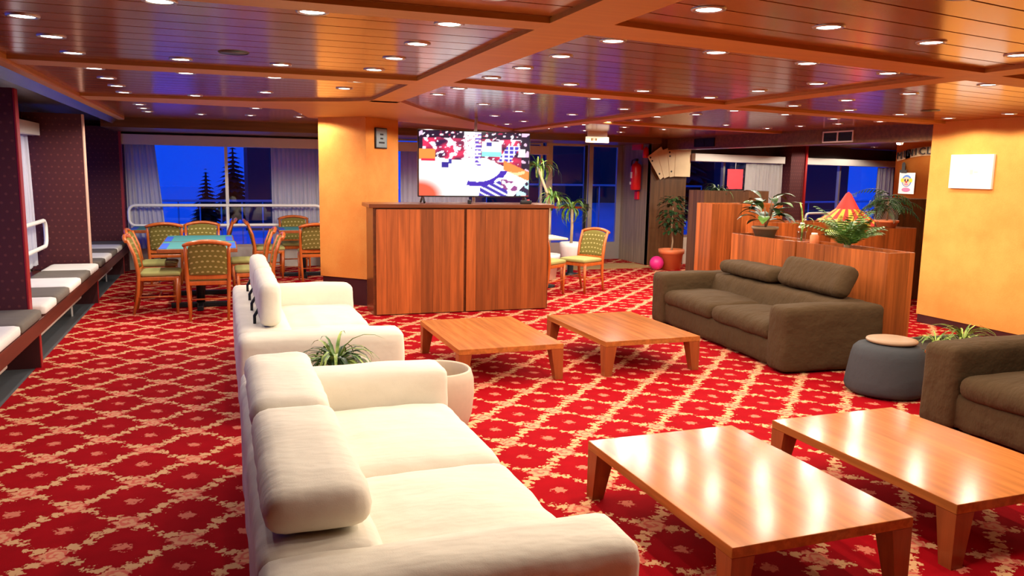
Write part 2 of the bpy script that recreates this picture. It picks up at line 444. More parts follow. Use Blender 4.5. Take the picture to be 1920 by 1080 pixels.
struct('trim_20', bx(-1.27, -1.18, -2.4, 12.0, BZ-0.02, CZ+0.02, bev=0.012), 'beam_wood')
bm = nb(); v = [bm.verts.new(p) for p in ((-1.27, -2.4, CZ), (-1.27, 13.9, CZ), (-1.35, 13.9, 2.235), (-1.35, -2.4, 2.235))]
bm.faces.new(v); bmesh.ops.solidify(bm, geom=bm.faces[:], thickness=0.012)
struct('trim_21', bm, 'silver_fascia')

# ---------------------------------------------------------------- structure: walls
def wall(name, x0, x1, y0, y1, z0, z1, mat): return struct(name, bx(x0, x1, y0, y1, z0, z1), mat)
wall('wall_front', -2.3, 8.1, -2.5, -2.4, 0, CZ+.1, 'orange_wall')
rw = wall('wall_right', 7.70, 8.0, -2.4, 7.08, 0.10, CZ, 'yellow_wall')
struct('baseboard_right', bx(7.71, 7.99, -2.4, 7.07, 0.0, 0.10), 'maroon_base')
wall('wall_far_right', 17.1, 17.2, -2.4, 16.4, 0, CZ, 'orange_wall')
wall('wall_alcove_near', 8.0, 17.1, 6.2, 6.3, 0, CZ, 'orange_wall')
# bulkhead in line with the right wall
struct('wall_bulkhead', bx(7.70, 7.98, 7.08, 12.9, 2.12, CZ), 'soffit_wood')
# corner by the door
struct('wall_door_side', bx(7.40, 7.55, 12.95, 14.2, 0, CZ), 'grey_panel')
struct('wall_corner', bx(7.40, 8.15, 12.93, 13.05, 0, CZ), 'dark_panel')
# back wall pieces around windows and door (window plane at Y 14.1)
YB = 14.1
wall('wall_back_left_sill', -1.5, 1.66, YB, YB+.12, 0, 0.34, 'cream_paint')
wall('wall_back_left_head', -1.5, 1.66, YB, YB+.12, 2.08, CZ, 'dark_ceiling')
wall('wall_back_pier', 1.66, 2.25, YB-.3, YB+.12, 0, CZ, 'maroon_base')
wall('wall_back_mid_sill', 2.25, 5.80, YB, YB+.12, 0, 0.34, 'cream_paint')
wall('wall_back_mid_head', 2.25, 7.40, YB, YB+.12, 2.24, CZ, 'soffit_wood')
struct('wall_back_soffit_left', bx(-1.5, 1.7, 12.2, YB, 2.19, CZ+.02), 'soffit_wood')
struct('wall_back_soffit_mid', bx(1.7, 7.40, 12.6, YB, 2.22, CZ+.02), 'soffit_wood')
# left window wall: plane X -2.15
XL = -2.15
wall('wall_left_sill', XL-.12, XL, -2.4, 14.2, 0, 0.46, 'cream_paint')
wall('wall_left_head', XL-.12, XL, -2.4, 14.2, 2.12, CZ+.1, 'dark_ceiling')
wall('wall_left_near', XL-.12, XL, -2.4, 4.0, 0.46, 2.12, 'maroon_cloth')
wall('wall_left_corner', -2.27, -1.42, 13.95, 14.15, 0, CZ+.1, 'maroon_cloth')

# padded fins between the window bays
def fin(y, edge, label):
    t = thing('wall_fin', label, 'partition', (-1.8, y, 0.0), 0, 'padded fins along the window bench')
    obj('panel', bx(-0.34, 0.28, -0.05, 0.05, 0.428, CZ-0.055), 'maroon_cloth', t)
    obj('edge_strip', bx(0.28, 0.300, -0.050, 0.050, 0.428, CZ-0.055, bev=0.006), edge, t)
fin(7.42, 'red_edge', 'dark maroon padded fin with red front edge, nearest on the window bench')
fin(10.78, 'pale_edge', 'dark maroon padded fin with pale pink front edge, middle of the window bench')
t = thing('wall_fin', 'dark maroon padded fin with red edge at the far corner beside the curtained window', 'partition', (-1.8, 13.85, 0), 0, 'padded fins along the window bench')
obj('panel', bx(-0.34, 0.34, -0.05, 0.05, 0.428, CZ-0.055), 'maroon_cloth', t); obj('edge_strip', bx(0.34, 0.375, -0.052, 0.06, 0.428, CZ-0.055), 'red_edge', t)

# ---------------------------------------------------------------- windows
def window(n, origin, ang, w, z0, z1, mull=(0.5,), frame=0.05):
    """frame and panes; local x runs along the wall"""
    e = bpy.data.objects.new('window_%d' % n, None); C.objects.link(e); e.location = origin; e.rotation_euler = (0, 0, ang); e['kind'] = 'structure'
    f = frame
    obj('frame_rail', bx(0, w, -.03, .03, z1-f, z1), 'alu', e); obj('frame_rail', bx(0, w, -.03, .03, z0, z0+f), 'alu', e)
    xs = [0.0] + [w*k_ for k_ in mull] + [w]
    for i, x in enumerate(xs):
        xa = x if i == 0 else (x-f if i == len(xs)-1 else x-f/2)
        obj('frame_stile', bx(xa, xa+f, -.032, .032, z0+f, z1-f), 'alu', e)
    for i in range(len(xs)-1):
        a = xs[i] + (f if i == 0 else f/2); b = xs[i+1] - (f if i == len(xs)-2 else f/2)
        obj('pane', bx(a, b, -.004, .004, z0+f, z1-f), 'window_glass', e)
    return e
window(1, (-1.45, YB+.06, 0), 0, 3.1, 0.34, 2.08, (0.5,))
window(2, (2.25, YB+.06, 0), 0, 3.5, 0.34, 2.24, (0.5,))
window(3, (XL-.06, 4.0, 0), pi/2, 3.4, 0.46, 2.12)
window(4, (XL-.06, 7.42, 0), pi/2, 3.36, 0.46, 2.12)
window(5, (XL-.06, 10.8, 0), pi/2, 3.1, 0.46, 2.12)
# right window wall, turned 15 degrees
WA = radians(15); WO = Vector((8.05, 12.95, 0)); WD = Vector((cos(WA), sin(WA), 0))
def wpt(u, d=0.0): p = WO + WD*u + Vector((sin(WA), -cos(WA), 0))*d; return (p.x, p.y, 0)     # d metres into the room
window(6, wpt(0.05, -.06), WA, 2.8, 0.5, 1.98, (0.42,)); window(7, wpt(3.35, -.06), WA, 3.7, 0.5, 1.98, (0.47,))
def wwall(name, u0, u1, d0, d1, z0, z1, mat):
    e = bx(u0, u1, -d1, -d0, z0, z1); o = struct(name, e, mat); o.location = WO; o.rotation_euler = (0, 0, WA); return o
wwall('wall_window_right_sill', 0, 9.4, -.12, 0, 0, 0.5, 'cream_paint')
wwall('wall_window_right_head', 0, 9.4, -.12, 0, 1.98, CZ, 'dark_ceiling')
wwall('wall_window_right_pier', 2.85, 3.35, -.12, .30, 0, 2.3, 'maroon_cloth')
wwall('trim_22', 3.30, 3.36, .30, .33, 0, 2.3, 'red_edge')
wwall('wall_window_right_end', 7.05, 7.25, -.12, .35, 0, 2.3, 'maroon_cloth')
# rounded orange wall of the children's corner
bm = nb(); R0 = 1.40; cc = Vector((11.55, 9.60, 0))
pts = []
for i in range(13):
    a = radians(170 + i*7.0); pts.append((cc.x + R0*cos(a), cc.y + R0*sin(a)))
pts2 = [(cc.x + (R0+.15)*cos(radians(170+i*7.0)), cc.y + (R0+.15)*sin(radians(170+i*7.0))) for i in range(13)]
lo = [bm.verts.new((p[0], p[1], 0)) for p in pts2]; hi = [bm.verts.new((p[0], p[1], CZ)) for p in pts2]
for i in range(12): bm.faces.new((lo[i], lo[i+1], hi[i+1], hi[i])).smooth = True
bmesh.ops.solidify(bm, geom=bm.faces[:], thickness=0.12)
struct('wall_round', bm, 'orange_wall')

# glass door
d = bpy.data.objects.new('door_1', None); C.objects.link(d); d.location = (5.80, YB, 0); d['kind'] = 'structure'
for x0, x1 in ((0, .13), (.80, .87), (.89, .98), (1.50, 1.60)): obj('stile', bx(x0, x1, -.03, .03, 0.0, 2.24), 'alu', d)
for x0, x1 in ((.13, .80), (.98, 1.50)):
    obj('rail', bx(x0, x1, -.03, .03, 0.0, 0.34), 'alu', d); obj('rail', bx(x0, x1, -.03, .03, 2.18, 2.24), 'alu', d)
    obj('pane', bx(x0, x1, -.004, .004, 0.34, 2.18), 'window_glass', d)
bar = obj('push_bar', tube(nb(), [(.10, -.09, 1.02), (.84, -.09, 1.02)], .022, 8), 'red_paint', d)
obj('bar_bracket', bx(.77, .87, -.12, -.03, .95, 1.09, bev=.01), 'black_plastic', bar); obj('bar_bracket', bx(.02, .12, -.12, -.03, .96, 1.07, bev=.01), 'black_plastic', bar)
obj('lock_rod', bx(.79, .84, -.06, -.03, 0.05, 2.2), 'black_plastic', d)
tag(obj('door_mat', bx(5.7, 7.30, 12.56, 13.30, 0.0, 0.012, bev=.004), 'mat_tan'), 'tan entrance mat on the carpet before the glass door', 'mat')

# ---------------------------------------------------------------- curtains and valances, rails
def curtain(name, label, origin, ang, w, z0, z1, flare=0.0, folds=9, group='white window curtains'):
    bm = nb(); nx, nz = folds*8, 8; rows = []
    for j in range(nz+1):
        t = j/nz; row = []
        for i in range(nx+1):
            s = i/nx; amp = 0.028*(0.55+0.45*t)
            x = s*w + flare*t*s*w; y = amp*sin(s*folds*2*pi + 0.6*sin(s*11)) + 0.012*sin(s*23+t*2)
            row.append(bm.verts.new((x, y, z1 + (z0-z1)*t)))
        rows.append(row)
    for j in range(nz):
        for i in range(nx): bm.faces.new((rows[j][i], rows[j][i+1], rows[j+1][i+1], rows[j+1][i])).smooth = True
    bmesh.ops.solidify(bm, geom=bm.faces[:], thickness=0.003)
    o = obj(name, bm, 'curtain_cloth'); o.location = origin; o.rotation_euler = (0, 0, ang)
    return tag(o, label, 'curtain', group)
curtain('curtain', 'white curtain gathered at the left side of the big back window', (-1.40, YB-.16, 0), 0, .44, .36, 2.0, .30, 8)
curtain('curtain', 'white curtain gathered at the right side of the big back window by the orange column', (0.80, YB-.16, 0), 0, .82, .36, 2.0, .03, 12)
curtain('curtain', 'narrow white curtain just right of the orange column, behind the television', (2.30, YB-.16, 0), 0, .40, .36, 2.0, .12, 5)
curtain('curtain', 'white curtain directly behind the left part of the television', (2.98, YB-.16, 0), 0, 1.25, .36, 2.0, .0, 14)
curtain('curtain', 'white curtain between the near and middle maroon fins, above the bench', (XL+.075, 9.55, 0), pi/2, 1.02, .50, 2.0, .06, 12)
curtain('curtain', 'white curtain beside the red paper in the right-hand window', wpt(1.66, .14), WA, 1.12, .52, 1.92, .0, 11)
curtain('curtain', 'narrow white curtain at the right end of the children\'s corner window', wpt(6.30, .14), WA, .62, .52, 1.92, .08, 6)
def valance(label, origin, ang, w, z0, z1):
    o = obj('curtain_valance', bx(0, w, -.10, .10, z0, z1, bev=.006), 'alu_paint'); o.location = origin; o.rotation_euler = (0, 0, ang)
    return tag(o, label, 'valance', 'curtain boxes')
valance('long pale curtain box above the big back window', (-1.46, YB-.16, 0), 0, 3.1, 2.0, 2.16)
valance('pale curtain box beside the column behind the television', (2.26, YB-.16, 0), 0, 3.5, 2.0, 2.16)
valance('grey curtain box over the side window between the near fins', (XL+.10, 7.5, 0), pi/2, 3.2, 2.0, 2.14)
valance('pale curtain box over the window with the red paper', wpt(0.12, .12), WA, 2.65, 1.93, 2.07)
valance('pale curtain box over the children\'s corner window', wpt(3.42, .12), WA, 3.55, 1.93, 2.07)
def rail(label, origin, ang, w, z0, z1, posts, pz0, r=.024):
    t = thing('safety_rail', label, 'railing', origin, ang, 'white tubular rails at the windows')
    cr = .10; path = []
    for cx_, cz_, a0 in ((w-cr, z1-cr, 0), (cr, z1-cr, 90), (cr, z0+cr, 180), (w-cr, z0+cr, 270)):
        for q in range(5): a = radians(a0 + q*22.5); path.append((cx_ + cr*cos(a), 0, cz_ + cr*sin(a)))
    obj('hoop', tube(nb(), path, r, 8, closed=True), 'white_paint', t)
    for x in posts: obj('post', tube(nb(), [(x, 0.0, pz0), (x, 0.0, z1)], r*.95, 8), 'white_paint', t)
rail('white tubular rail with centre post across the big back window', (-1.36, YB-.36, 0), 0, 2.95, .74, 1.06, (1.45,), .0)
rail('white tubular rail along the bench between the near and middle fins', (-1.955, 7.6, 0), pi/2, 3.08, .72, 1.02, (.35, 1.6), .46)
rail('white tubular rail along the bench between the middle and far fins', (-1.955, 10.95, 0), pi/2, 2.8, .70, 1.02, (.3, 2.4), .46)
rail('white tubular rail low across the children\'s corner window', wpt(3.45, .30), WA, 3.4, .56, .92, (1.7,), 0.0)

# ---------------------------------------------------------------- window bench
bn = thing('window_bench', 'long dark red wooden bench running along the left windows', 'bench', (-1.42, 0, 0))
obj('seat_board', bx(-.70, -.012, -1.0, 13.9, .388, .420), 'bench_wood', bn)
obj('apron', bx(-.03, 0.0, -1.0, 13.9, .30, .419, bev=.004), 'bench_wood', bn)
for y in (4.0, 7.42, 10.78, 13.6):
    obj('support', bx(-.62, -.035, y-.03, y+.03, -.006, .388), 'maroon_base', bn); obj('support_edge', bx(-.035, -.028, y-.03, y+.03, -.006, .30), 'red_edge', bn)
bounds = [5.90, 6.63, 7.36, 8.02, 8.67, 9.36, 10.02, 10.66, 11.28, 11.92, 12.55, 13.18, 13.78]
for i in range(len(bounds)-1):
    y0, y1 = bounds[i]+.006, bounds[i+1]-.006; w = i % 2 == 0
    xa = -2.0 if not any(abs(f-(y0+y1)/2) < .36 for f in (7.42, 10.78)) else -1.485
    lab = '%s flat seat cushion on the window bench, %s cushion from the near end' % ('off-white' if w else 'taupe', ORD[i])
    # cushions that meet a fin stop short of it
    if xa > -1.6: bmc = soft(-1.92, -1.41, y0, y1, .421, .505, .03, .06)
    else: bmc = soft(-1.92, -1.41, y0, y1, .421, .505, .03, .06)
    if y0 < 7.42 < y1: bmc.free(); bmc = soft(-1.488, -1.41, y0, y1, .421, .505, .03, .06)
    if y0 < 7.36 and y1 > 7.3: bmc.free(); bmc = soft(-1.92, -1.41, y0, 7.355, .421, .505, .03, .06)
    if abs(y0-7.366) < .02: bmc.free(); bmc = soft(-1.92, -1.41, 7.485, y1, .421, .505, .03, .06)
    if abs(y0-10.666) < .02: bmc.free(); bmc = soft(-1.92, -1.41, 10.845, y1, .421, .505, .03, .06)
    tag(obj('seat_cushion', bmc, 'white_cushion' if w else 'taupe_cushion'), lab, 'cushion', 'bench cushions')
for i, (y0, y1, lab) in enumerate(((4.3, 6.9, 'cream flat radiator under the near end of the window bench'), (7.7, 10.4, 'cream flat radiator under the bench between the near and middle fins'), (11.1, 13.3, 'cream flat radiator under the far part of the window bench'))):
    r = thing('radiator', lab, 'radiator', (-1.60, y0, 0), 0, 'radiators under the bench')
    obj('panel', bx(-.04, 0.02, 0, y1-y0, .12, .285, bev=.012), 'cream_paint', r)
    for yy in (.5, y1-y0-.5): obj('bracket', bx(-.015, .0, yy-.01, yy+.01, -.006, .13), 'white_paint', r)
    obj('pipe', tube(nb(), [(0, .03, .24), (.0, -.10, .235), (.03, -.2, .17), (.035, -.22, .06), (.03, -.22, -.004)], .018, 8), 'cream_paint', r)

# ---------------------------------------------------------------- orange diamond column with plaque
cx, cy = 1.655, 10.215; hd = .50
t = thing('column', 'orange plastered diamond-shaped column behind the wooden television cabinet', 'column', (cx, cy, 0))
obj('shaft', prism(nb(), [(-hd, 0), (0, -hd), (hd, 0), (0, hd)], .335, BZ), 'orange_wall', t)
hb = hd-.03
obj('plinth', prism(nb(), [(-hb, 0), (0, -hb), (hb, 0), (0, hb)], 0, .335), 'maroon_base', t)
pl = thing('wall_plaque', 'small grey framed notice on the right face of the orange column', 'sign', (cx+.22, cy-.28-.012, 2.06), pi/4)
obj('board', bx(-.125, .125, -.012, .006, -.125, .125, bev=.003), 'black_plastic', pl); bo = obj('face', bx(-.112, .112, -.016, -.011, -.112, .112), 'plaque_grey', pl)
for z, w in ((.045, .035), (-.005, .03), (-.055, .06)): obj('print', bx(-w, w, -.018, -.0155, z-.010, z+.010), 'ink', bo)

# ---------------------------------------------------------------- ceiling downlights
ring_bm = lathe(nb(), [(.050, .0), (.054, -.005), (.066, -.004), (.070, .004), (.060, .012)], 20)
ring_me = None
LIGHTS = [(-0.79,4.14),(-0.79,10.07),(-0.79,10.65),(-0.78,4.72),(-0.78,5.35),(-0.78,7.99),(-0.78,8.87),(-0.78,9.47),(-0.77,6.12),(-0.77,6.76),(-0.77,7.37),(-0.2,3.53),(-0.2,5.35),(-0.2,6.11),(-0.2,10.79),(-0.19,7.99),(-0.19,8.79),(0.38,3.49),(0.38,5.32),(0.38,10.62),(0.39,6.08),(0.39,7.31),(0.39,9.31),(0.96,5.29),(0.96,6.04),(0.96,6.62),(0.96,10.57),(0.97,3.51),(0.97,4.12),(0.97,4.7),(0.97,10.0),(1.76,6.72),(1.78,5.35),(1.78,6.15),(1.79,4.76),(1.8,4.19),(1.81,2.77),(1.82,3.6),(2.36,9.38),(2.39,10.73),(2.4,6.23),(2.41,7.47),(2.43,5.47),(2.47,3.69),(2.48,2.87),(3.02,8.13),(3.02,8.93),(3.03,10.85),(3.08,6.39),(3.11,5.61),(3.16,3.81),(3.18,2.98),(3.64,10.86),(3.66,9.67),(3.68,10.36),(3.7,8.25),(3.82,7.26),(3.85,5.81),(3.86,5.18),(3.88,3.08),(3.88,3.94),(3.9,4.59),(4.58,9.12),(4.56,11.02),(4.58,9.84),(4.6,10.47),(4.64,8.02),(4.73,8.65),(4.81,7.5),(4.83,6.85),(4.91,4.1),(4.93,6.09),(4.94,4.79),(4.94,5.44),(5.24,11.22),(5.31,9.43),(5.31,10.06),(5.56,6.99),(5.68,6.21),(5.9,11.29),(6.02,10.2),(6.11,8.82),(6.14,9.75),(6.4,7.22),(6.47,6.37),(6.87,9.88),(6.96,9.1),(6.98,8.46),(7.03,7.85),(7.11,7.28),(7.23,5.77),(7.27,6.5),
 # the same grid goes on over and behind the viewer
 (.97,2.9),(1.8,2.1),(2.48,2.2),(3.18,2.3),(3.88,2.4),(4.9,3.2),(4.9,2.4),(5.6,4.0),(6.3,4.2),(7.2,4.5),(7.2,3.0),(.97,1.6),
 # unseen fill lights added to brighten the children's corner beyond the bulkhead
 (8.9,9.1),(9.5,8.7),(8.9,10.8),(9.8,12.0),(11.5,12.8),(8.7,12.0),(12.9,13.3)]
N_CORNER = len(LIGHTS) - 7
dl_first = None
spots = {}
for kind, pw, colr in (('cool', .30, (1.0, .90, .82)), ('back', 1.5, (1.0, .90, .80)), ('warm', 1.0, (1.0, .86, .67)), ('corner', 2.8, (1.0, .86, .67))):  # the corner kind serves only the added fill lights
    ld = bpy.data.lights.new('downlight_beam_' + kind, 'SPOT'); ld.energy = LAMP_W*pw; ld.color = colr; ld.spot_size = radians(164); ld.spot_blend = 0.18; ld.shadow_soft_size = 0.04
    spots[kind] = ld
ORD2 = ORD + ['thirteenth', 'fourteenth', 'fifteenth', 'sixteenth', 'seventeenth', 'eighteenth', 'nineteenth', 'twentieth']
BAYS = {'l': ('left', (-.79, -.2, .385, .965), ('beside the window bench', 'second from the bench', 'third from the bench', 'left of the main beam')),
        'm': ('middle', (1.79, 2.42, 3.08, 3.8), ('right of the main beam', 'second from the main beam', 'third from the main beam', 'fourth from the main beam')),
        'r': ('right', (4.8, 5.5, 6.2, 7.1), ('right of the second beam', 'second from the second beam', 'third from the second beam', 'nearest the right wall'))}
rows_ = {}
for i, (x, y) in enumerate(LIGHTS[:92]):
    key = 'l' if x < 1.4 else ('m' if x < 4.3 else 'r'); q = min(range(4), key=lambda k_: abs(BAYS[key][1][k_]-x)); rows_.setdefault((key, q), []).append((y, i))
LAMP_LABEL = {}
for (key, q), lst in rows_.items():
    for n_, (y, i) in enumerate(sorted(lst)): LAMP_LABEL[i] = 'round %s-bay ceiling downlight, %s from the front in the row %s' % (BAYS[key][0], ORD2[n_], BAYS[key][2][q])
for li, (x, y) in enumerate(LIGHTS):
    key = 'l' if x < 1.4 else ('m' if x < 4.3 else 'r')
    # lamps over a flat beam hang from the beam's face
    if dl_first is None:
        dl = bpy.data.objects.new('downlight', None); C.objects.link(dl); dl_first = dl
        obj('trim_ring', ring_bm, 'steel', dl, True)
        obj('bulb', lathe(nb(), [(.053, .0), (0, -.004)], 12), 'lamp_glow', dl, True)
    else: dl = dl_first.copy(); C.objects.link(dl); [setattr(copy_tree(ch), 'parent', dl) for ch in dl_first.children if ch.type == 'MESH']
    dl.location = (x, y, CZ-0.002 if True else 0)
    tag(dl, LAMP_LABEL.get(li, 'round ceiling downlight in the children\'s corner beyond the bulkhead' if li >= N_CORNER else 'round ceiling downlight above or behind the viewer, beyond the photo'), 'ceiling light', 'downlights of the children\'s corner' if li >= N_CORNER else 'downlights above the viewer' if li >= 92 else {'l': 'downlights of the left ceiling bay', 'm': 'downlights of the middle ceiling bay', 'r': 'downlights of the right ceiling bay'}[key])
    so = bpy.data.objects.new('downlight_beam', spots['corner' if li >= N_CORNER else ('back' if (y > 8.6 and key != 'm') or y > 9.3 else ('cool' if key == 'l' else 'warm'))]); C.objects.link(so); so.parent = dl; so.location = (0, 0, -0.05)

for x, y, lab in ((.095, 4.90, 'small dark round speaker hole in the left ceiling bay'), (6.33, 5.87, 'small dark round speaker hole in the right ceiling bay')):
    sp_ = thing('ceiling_speaker', lab, 'speaker', (x, y, CZ), 0, 'dark round speakers in the ceiling')
    obj('grille', lathe(nb(), [(.075, .0), (.07, -.004), (0, -.005)], 20), 'black_plastic', sp_); obj('rim', lathe(nb(), [(.075, .001), (.08, -.006), (.088, .001)], 20), 'black_metal', sp_)

# ---------------------------------------------------------------- television cabinet
cb = thing('tv_cabinet', 'tall red-brown wooden cabinet with vertical veneer carrying the television', 'cabinet', (1.62, 9.06, 0), radians(-1.0))
W, Hc = 2.16, 1.29
obj('carcass', bx(0.0, W, .02, .50, .0, Hc-.045), 'cabinet_edge', cb)
obj('top', bx(-.05, W+.05, -.03, .53, Hc-.045, Hc, bev=.006), 'cabinet_edge', cb)
xs = [0.03]
random.seed(3)
for half in (0, 1):
    a = 0.03 + half*(W/2-.01); b = W/2-.012 + half*(W/2-.015)
    door = obj('door', bx(a, b, -.002, .02, .012, Hc-.06), 'cabinet_edge', cb)
    x = a
    while x < b-.01:
        w = random.uniform(.10, .17); x2 = min(b, x+w)
        if b-x2 < .06: x2 = b
        obj('plank', bx(x, x2-.0012, -.020, -.002, .012, Hc-.06), 'panel_wood', door); x = x2
# television
tv = thing('television', 'large flat television showing a bright game on top of the wooden cabinet', 'television', (2.90, 9.30, Hc), radians(-2.0))
TW, TZ0, TZ1 = 1.40, .075, .865
obj('housing', bx(-TW/2, TW/2, -.012, .035, TZ0, TZ1, bev=.008), 'black_plastic', tv)
for s in (-1, 1):
    obj('foot', tube(nb(), [(s*.64, -.10, .012), (s*.64, 0.0, .085), (s*.64, .12, .012)], .014, 6), 'black_plastic', tv)
def picture(u, v):
    """flat picture on the screen: bright court, crowd behind, dark arcs. u right, v up (0..1)"""
    n1 = noise.noise(Vector((u*20, v*14, 1.3))); n2 = noise.noise(Vector((u*9, v*10, 5.0))); n3 = noise.noise(Vector((u*34, v*26, 9)))
    c = Vector((1.0, .97, .95))
    if v < .30 and u < .24: k_ = max(0, 1-((u/.24)**2+(v/.30)**2)); c = c.lerp(Vector((.85, .10, .05)), min(1, k_*1.5))
    line = .58 + .02*sin(u*14) - (max(0, u-.6))*.55
    if v > line:                                     # stands
        c = Vector((.04, .01, .05)).lerp(Vector((.70, .03, .10)), max(0, min(1, .45+n2*1.6)))
        if n1 > .22: c = Vector((.95, .75, .9))
        if v > .90 and n3 < .25: c = Vector((.02, .01, .03))
        if n3 > .40: c = Vector((.9, .85, 1))
        if u > .93 or u < .03: c = Vector((.02, .01, .03)) if n1 < .25 else Vector((.8, .5, .7))
    if .40 < u < .55 and v > .45 and n3 < .25: c = Vector((.90, .90, 1.0)) if (u < .50 or int(v*34) % 2) else Vector((.12, .05, .45))
    if .56 < u < .74 and .62 < v < .86: c = Vector((.88, .92, 1)) if v > .70 else Vector((.25, .85, .85))
    if .60 < u < .65 and .78 < v < .84: c = Vector((.05, .04, .3))
    if .76 < u-.35*(v-.7) < .88 and .54 < v < .80:
        c = Vector((.85, .85, 1.0)) if (int(u*60) % 3 == 0 or int(v*46) % 3 == 0) else Vector((.06, .04, .45))
    if .90 < u < .96 and .62 < v < .75: c = Vector((.98, .92, .95))
    if u < .14 and .56 < v < .72: c = Vector((.95, .25, .05))
    if .02 < u < .14 and .54 < v < .57: c = Vector((.8, .02, .06))
    e = (u-.88)*.75 + (v-.42)
    if u > .76 and -.09 < e < .06: c = Vector((.95, .24, .06)) if n2 < .3 else Vector((1, .6, .3))
    if .20 < u < .26 and .44 < v < .53: c = Vector((.03, .02, .25))
    if .26 < u < .29 and .50 < v < .57: c = Vector((.04, .04, .3))
    rr = sqrt(((u-.52)/.26)**2 + ((v-.48)/.30)**2)    # centre circle, dark band with white lines
    if rr > .86 and v < .40 and .42 < u < .80:
        if rr < 1.10: c = Vector((.05, .02, .38)) if (n2 > -.25) else Vector((1, 1, 1))
        elif u > .48 and abs((u-.50)-(.42-v)*.5) < .35 and v < .26:
            q = (u - (.26-v)*1.15) ; c = Vector((.05, .03, .36)) if (int(q*30) % 3 != 0 and u > .56-(.26-v)*.1 and v < .24) else Vector((.97, .97, 1))
    if u > .74 and v < .26 and abs((u-.74)-(.26-v)*.9) < .10: c = Vector((.98, .97, 1)) if n1 < .12 else Vector((.25, .05, .2))
    if u > .86 and v < (u-.86)*1.9: c = Vector((.03, .015, .05)) if n1 < .1 else Vector((.5, .8, .85))
    if u > .93 and v < .06 and n2 > 0: c = Vector((.8, .03, .04))
    return c
mt_none = None
NXs, NZs = 144, 81
bm = nb(); cl = bm.loops.layers.float_color.new('picture')
gv = [[bm.verts.new((-TW/2+.012 + (TW-.024)*i/NXs, -.0135, TZ0+.016 + (TZ1-TZ0-.028)*j/NZs)) for i in range(NXs+1)] for j in range(NZs+1)]
PIC = [[picture(i/NXs, j/NZs) for i in range(NXs+1)] for j in range(NZs+1)]
for j in range(NZs):
    for i in range(NXs):
        f = bm.faces.new((gv[j][i], gv[j][i+1], gv[j+1][i+1], gv[j+1][i]))
        for l, (di, dj) in zip(f.loops, ((0, 0), (1, 0), (1, 1), (0, 1))): c = PIC[j+dj][i+di]; l[cl] = (c.x, c.y, c.z, 1)
mt, nt, p = base('screen_picture')
at = nt.new('ShaderNodeAttribute'); at.attribute_name = 'picture'
p.inputs['Base Color'].default_value = (.01, .01, .01, 1); p.inputs['Roughness'].default_value = .2
nt.l.new(at.outputs['Color'], p.inputs['Emission Color']); p.inputs['Emission Strength'].default_value = 1.5; mt.cycles.emission_sampling = 'FRONT'
obj('screen', bm, 'screen_picture', tv)
tag(obj('cable_pole', tube(nb(), [(2.95, 9.50, Hc), (2.95, 9.50, 1.9), (2.965, 9.47, BZ+.02)], .02, 8), 'white_paint'), 'thin white cable pole rising from the cabinet to the ceiling behind the television', 'pole')
g = thing('game_controller', 'small dark gadget lying on the cabinet below the television\'s right corner', 'gadget', (3.50, 9.12, Hc))
obj('body', bx(-.07, .07, -.03, .03, .0, .045, bev=.012), 'black_plastic', g); obj('button', lathe(nb(), [(.016, .045), (.016, .055), (0, .058)], 10, (.03, 0, 0)), 'red_paint', g)
tag(obj('power_plug', bx(2.76, 2.80, 9.10, 9.14, Hc, Hc+.05, bev=.008), 'black_plastic'), 'tiny black remote standing on the cabinet below the middle of the television', 'remote')

# ---------------------------------------------------------------- coffee tables
def coffee(label, x0, x1, y0, y1):
    t = thing('coffee_table', label, 'table', ((x0+x1)/2, (y0+y1)/2, 0), 0, 'low wooden coffee tables')
    hx, hy = (x1-x0)/2, (y1-y0)/2; Z = .30
    top = obj('tabletop', bx(-hx, hx, -hy, hy, Z-.045, Z, bev=.003), 'table_wood', t)
    for sx in (-1, 1):
        for sy in (-1, 1):
            bm = nb(); ox, oy = sx*(hx-.001), sy*(hy-.001); a, b = .105, .065
            lo = [(ox, oy), (ox-sx*b, oy), (ox-sx*b, oy-sy*b), (ox, oy-sy*b)]; hi = [(ox, oy), (ox-sx*a, oy), (ox-sx*a, oy-sy*a), (ox, oy-sy*a)]
            L = [bm.verts.new((q[0], q[1], 0)) for q in lo]; Hh = [bm.verts.new((q[0], q[1], Z-.0455)) for q in hi]
            bm.faces.new(L); bm.faces.new(Hh)
            for i in range(4): bm.faces.new((L[i], L[(i+1) % 4], Hh[(i+1) % 4], Hh[i]))
            bmesh.ops.recalc_face_normals(bm, faces=bm.faces[:])
            obj('leg', bm, 'table_side', t)
    return t
coffee('low wooden coffee table nearest the wooden television cabinet, left of the far pair', 1.70, 2.59, 5.82, 7.10)
coffee('low wooden coffee table in front of the long brown sofa, right of the far pair', 2.95, 3.86, 5.78, 7.05)
coffee('low glossy wooden coffee table beside the near cream sofa, left of the near pair', 1.755, 2.64, 2.345, 3.60)
coffee('low glossy wooden coffee table in the right foreground before the cut-off brown sofa', 2.92, 3.80, 2.38, 3.61)

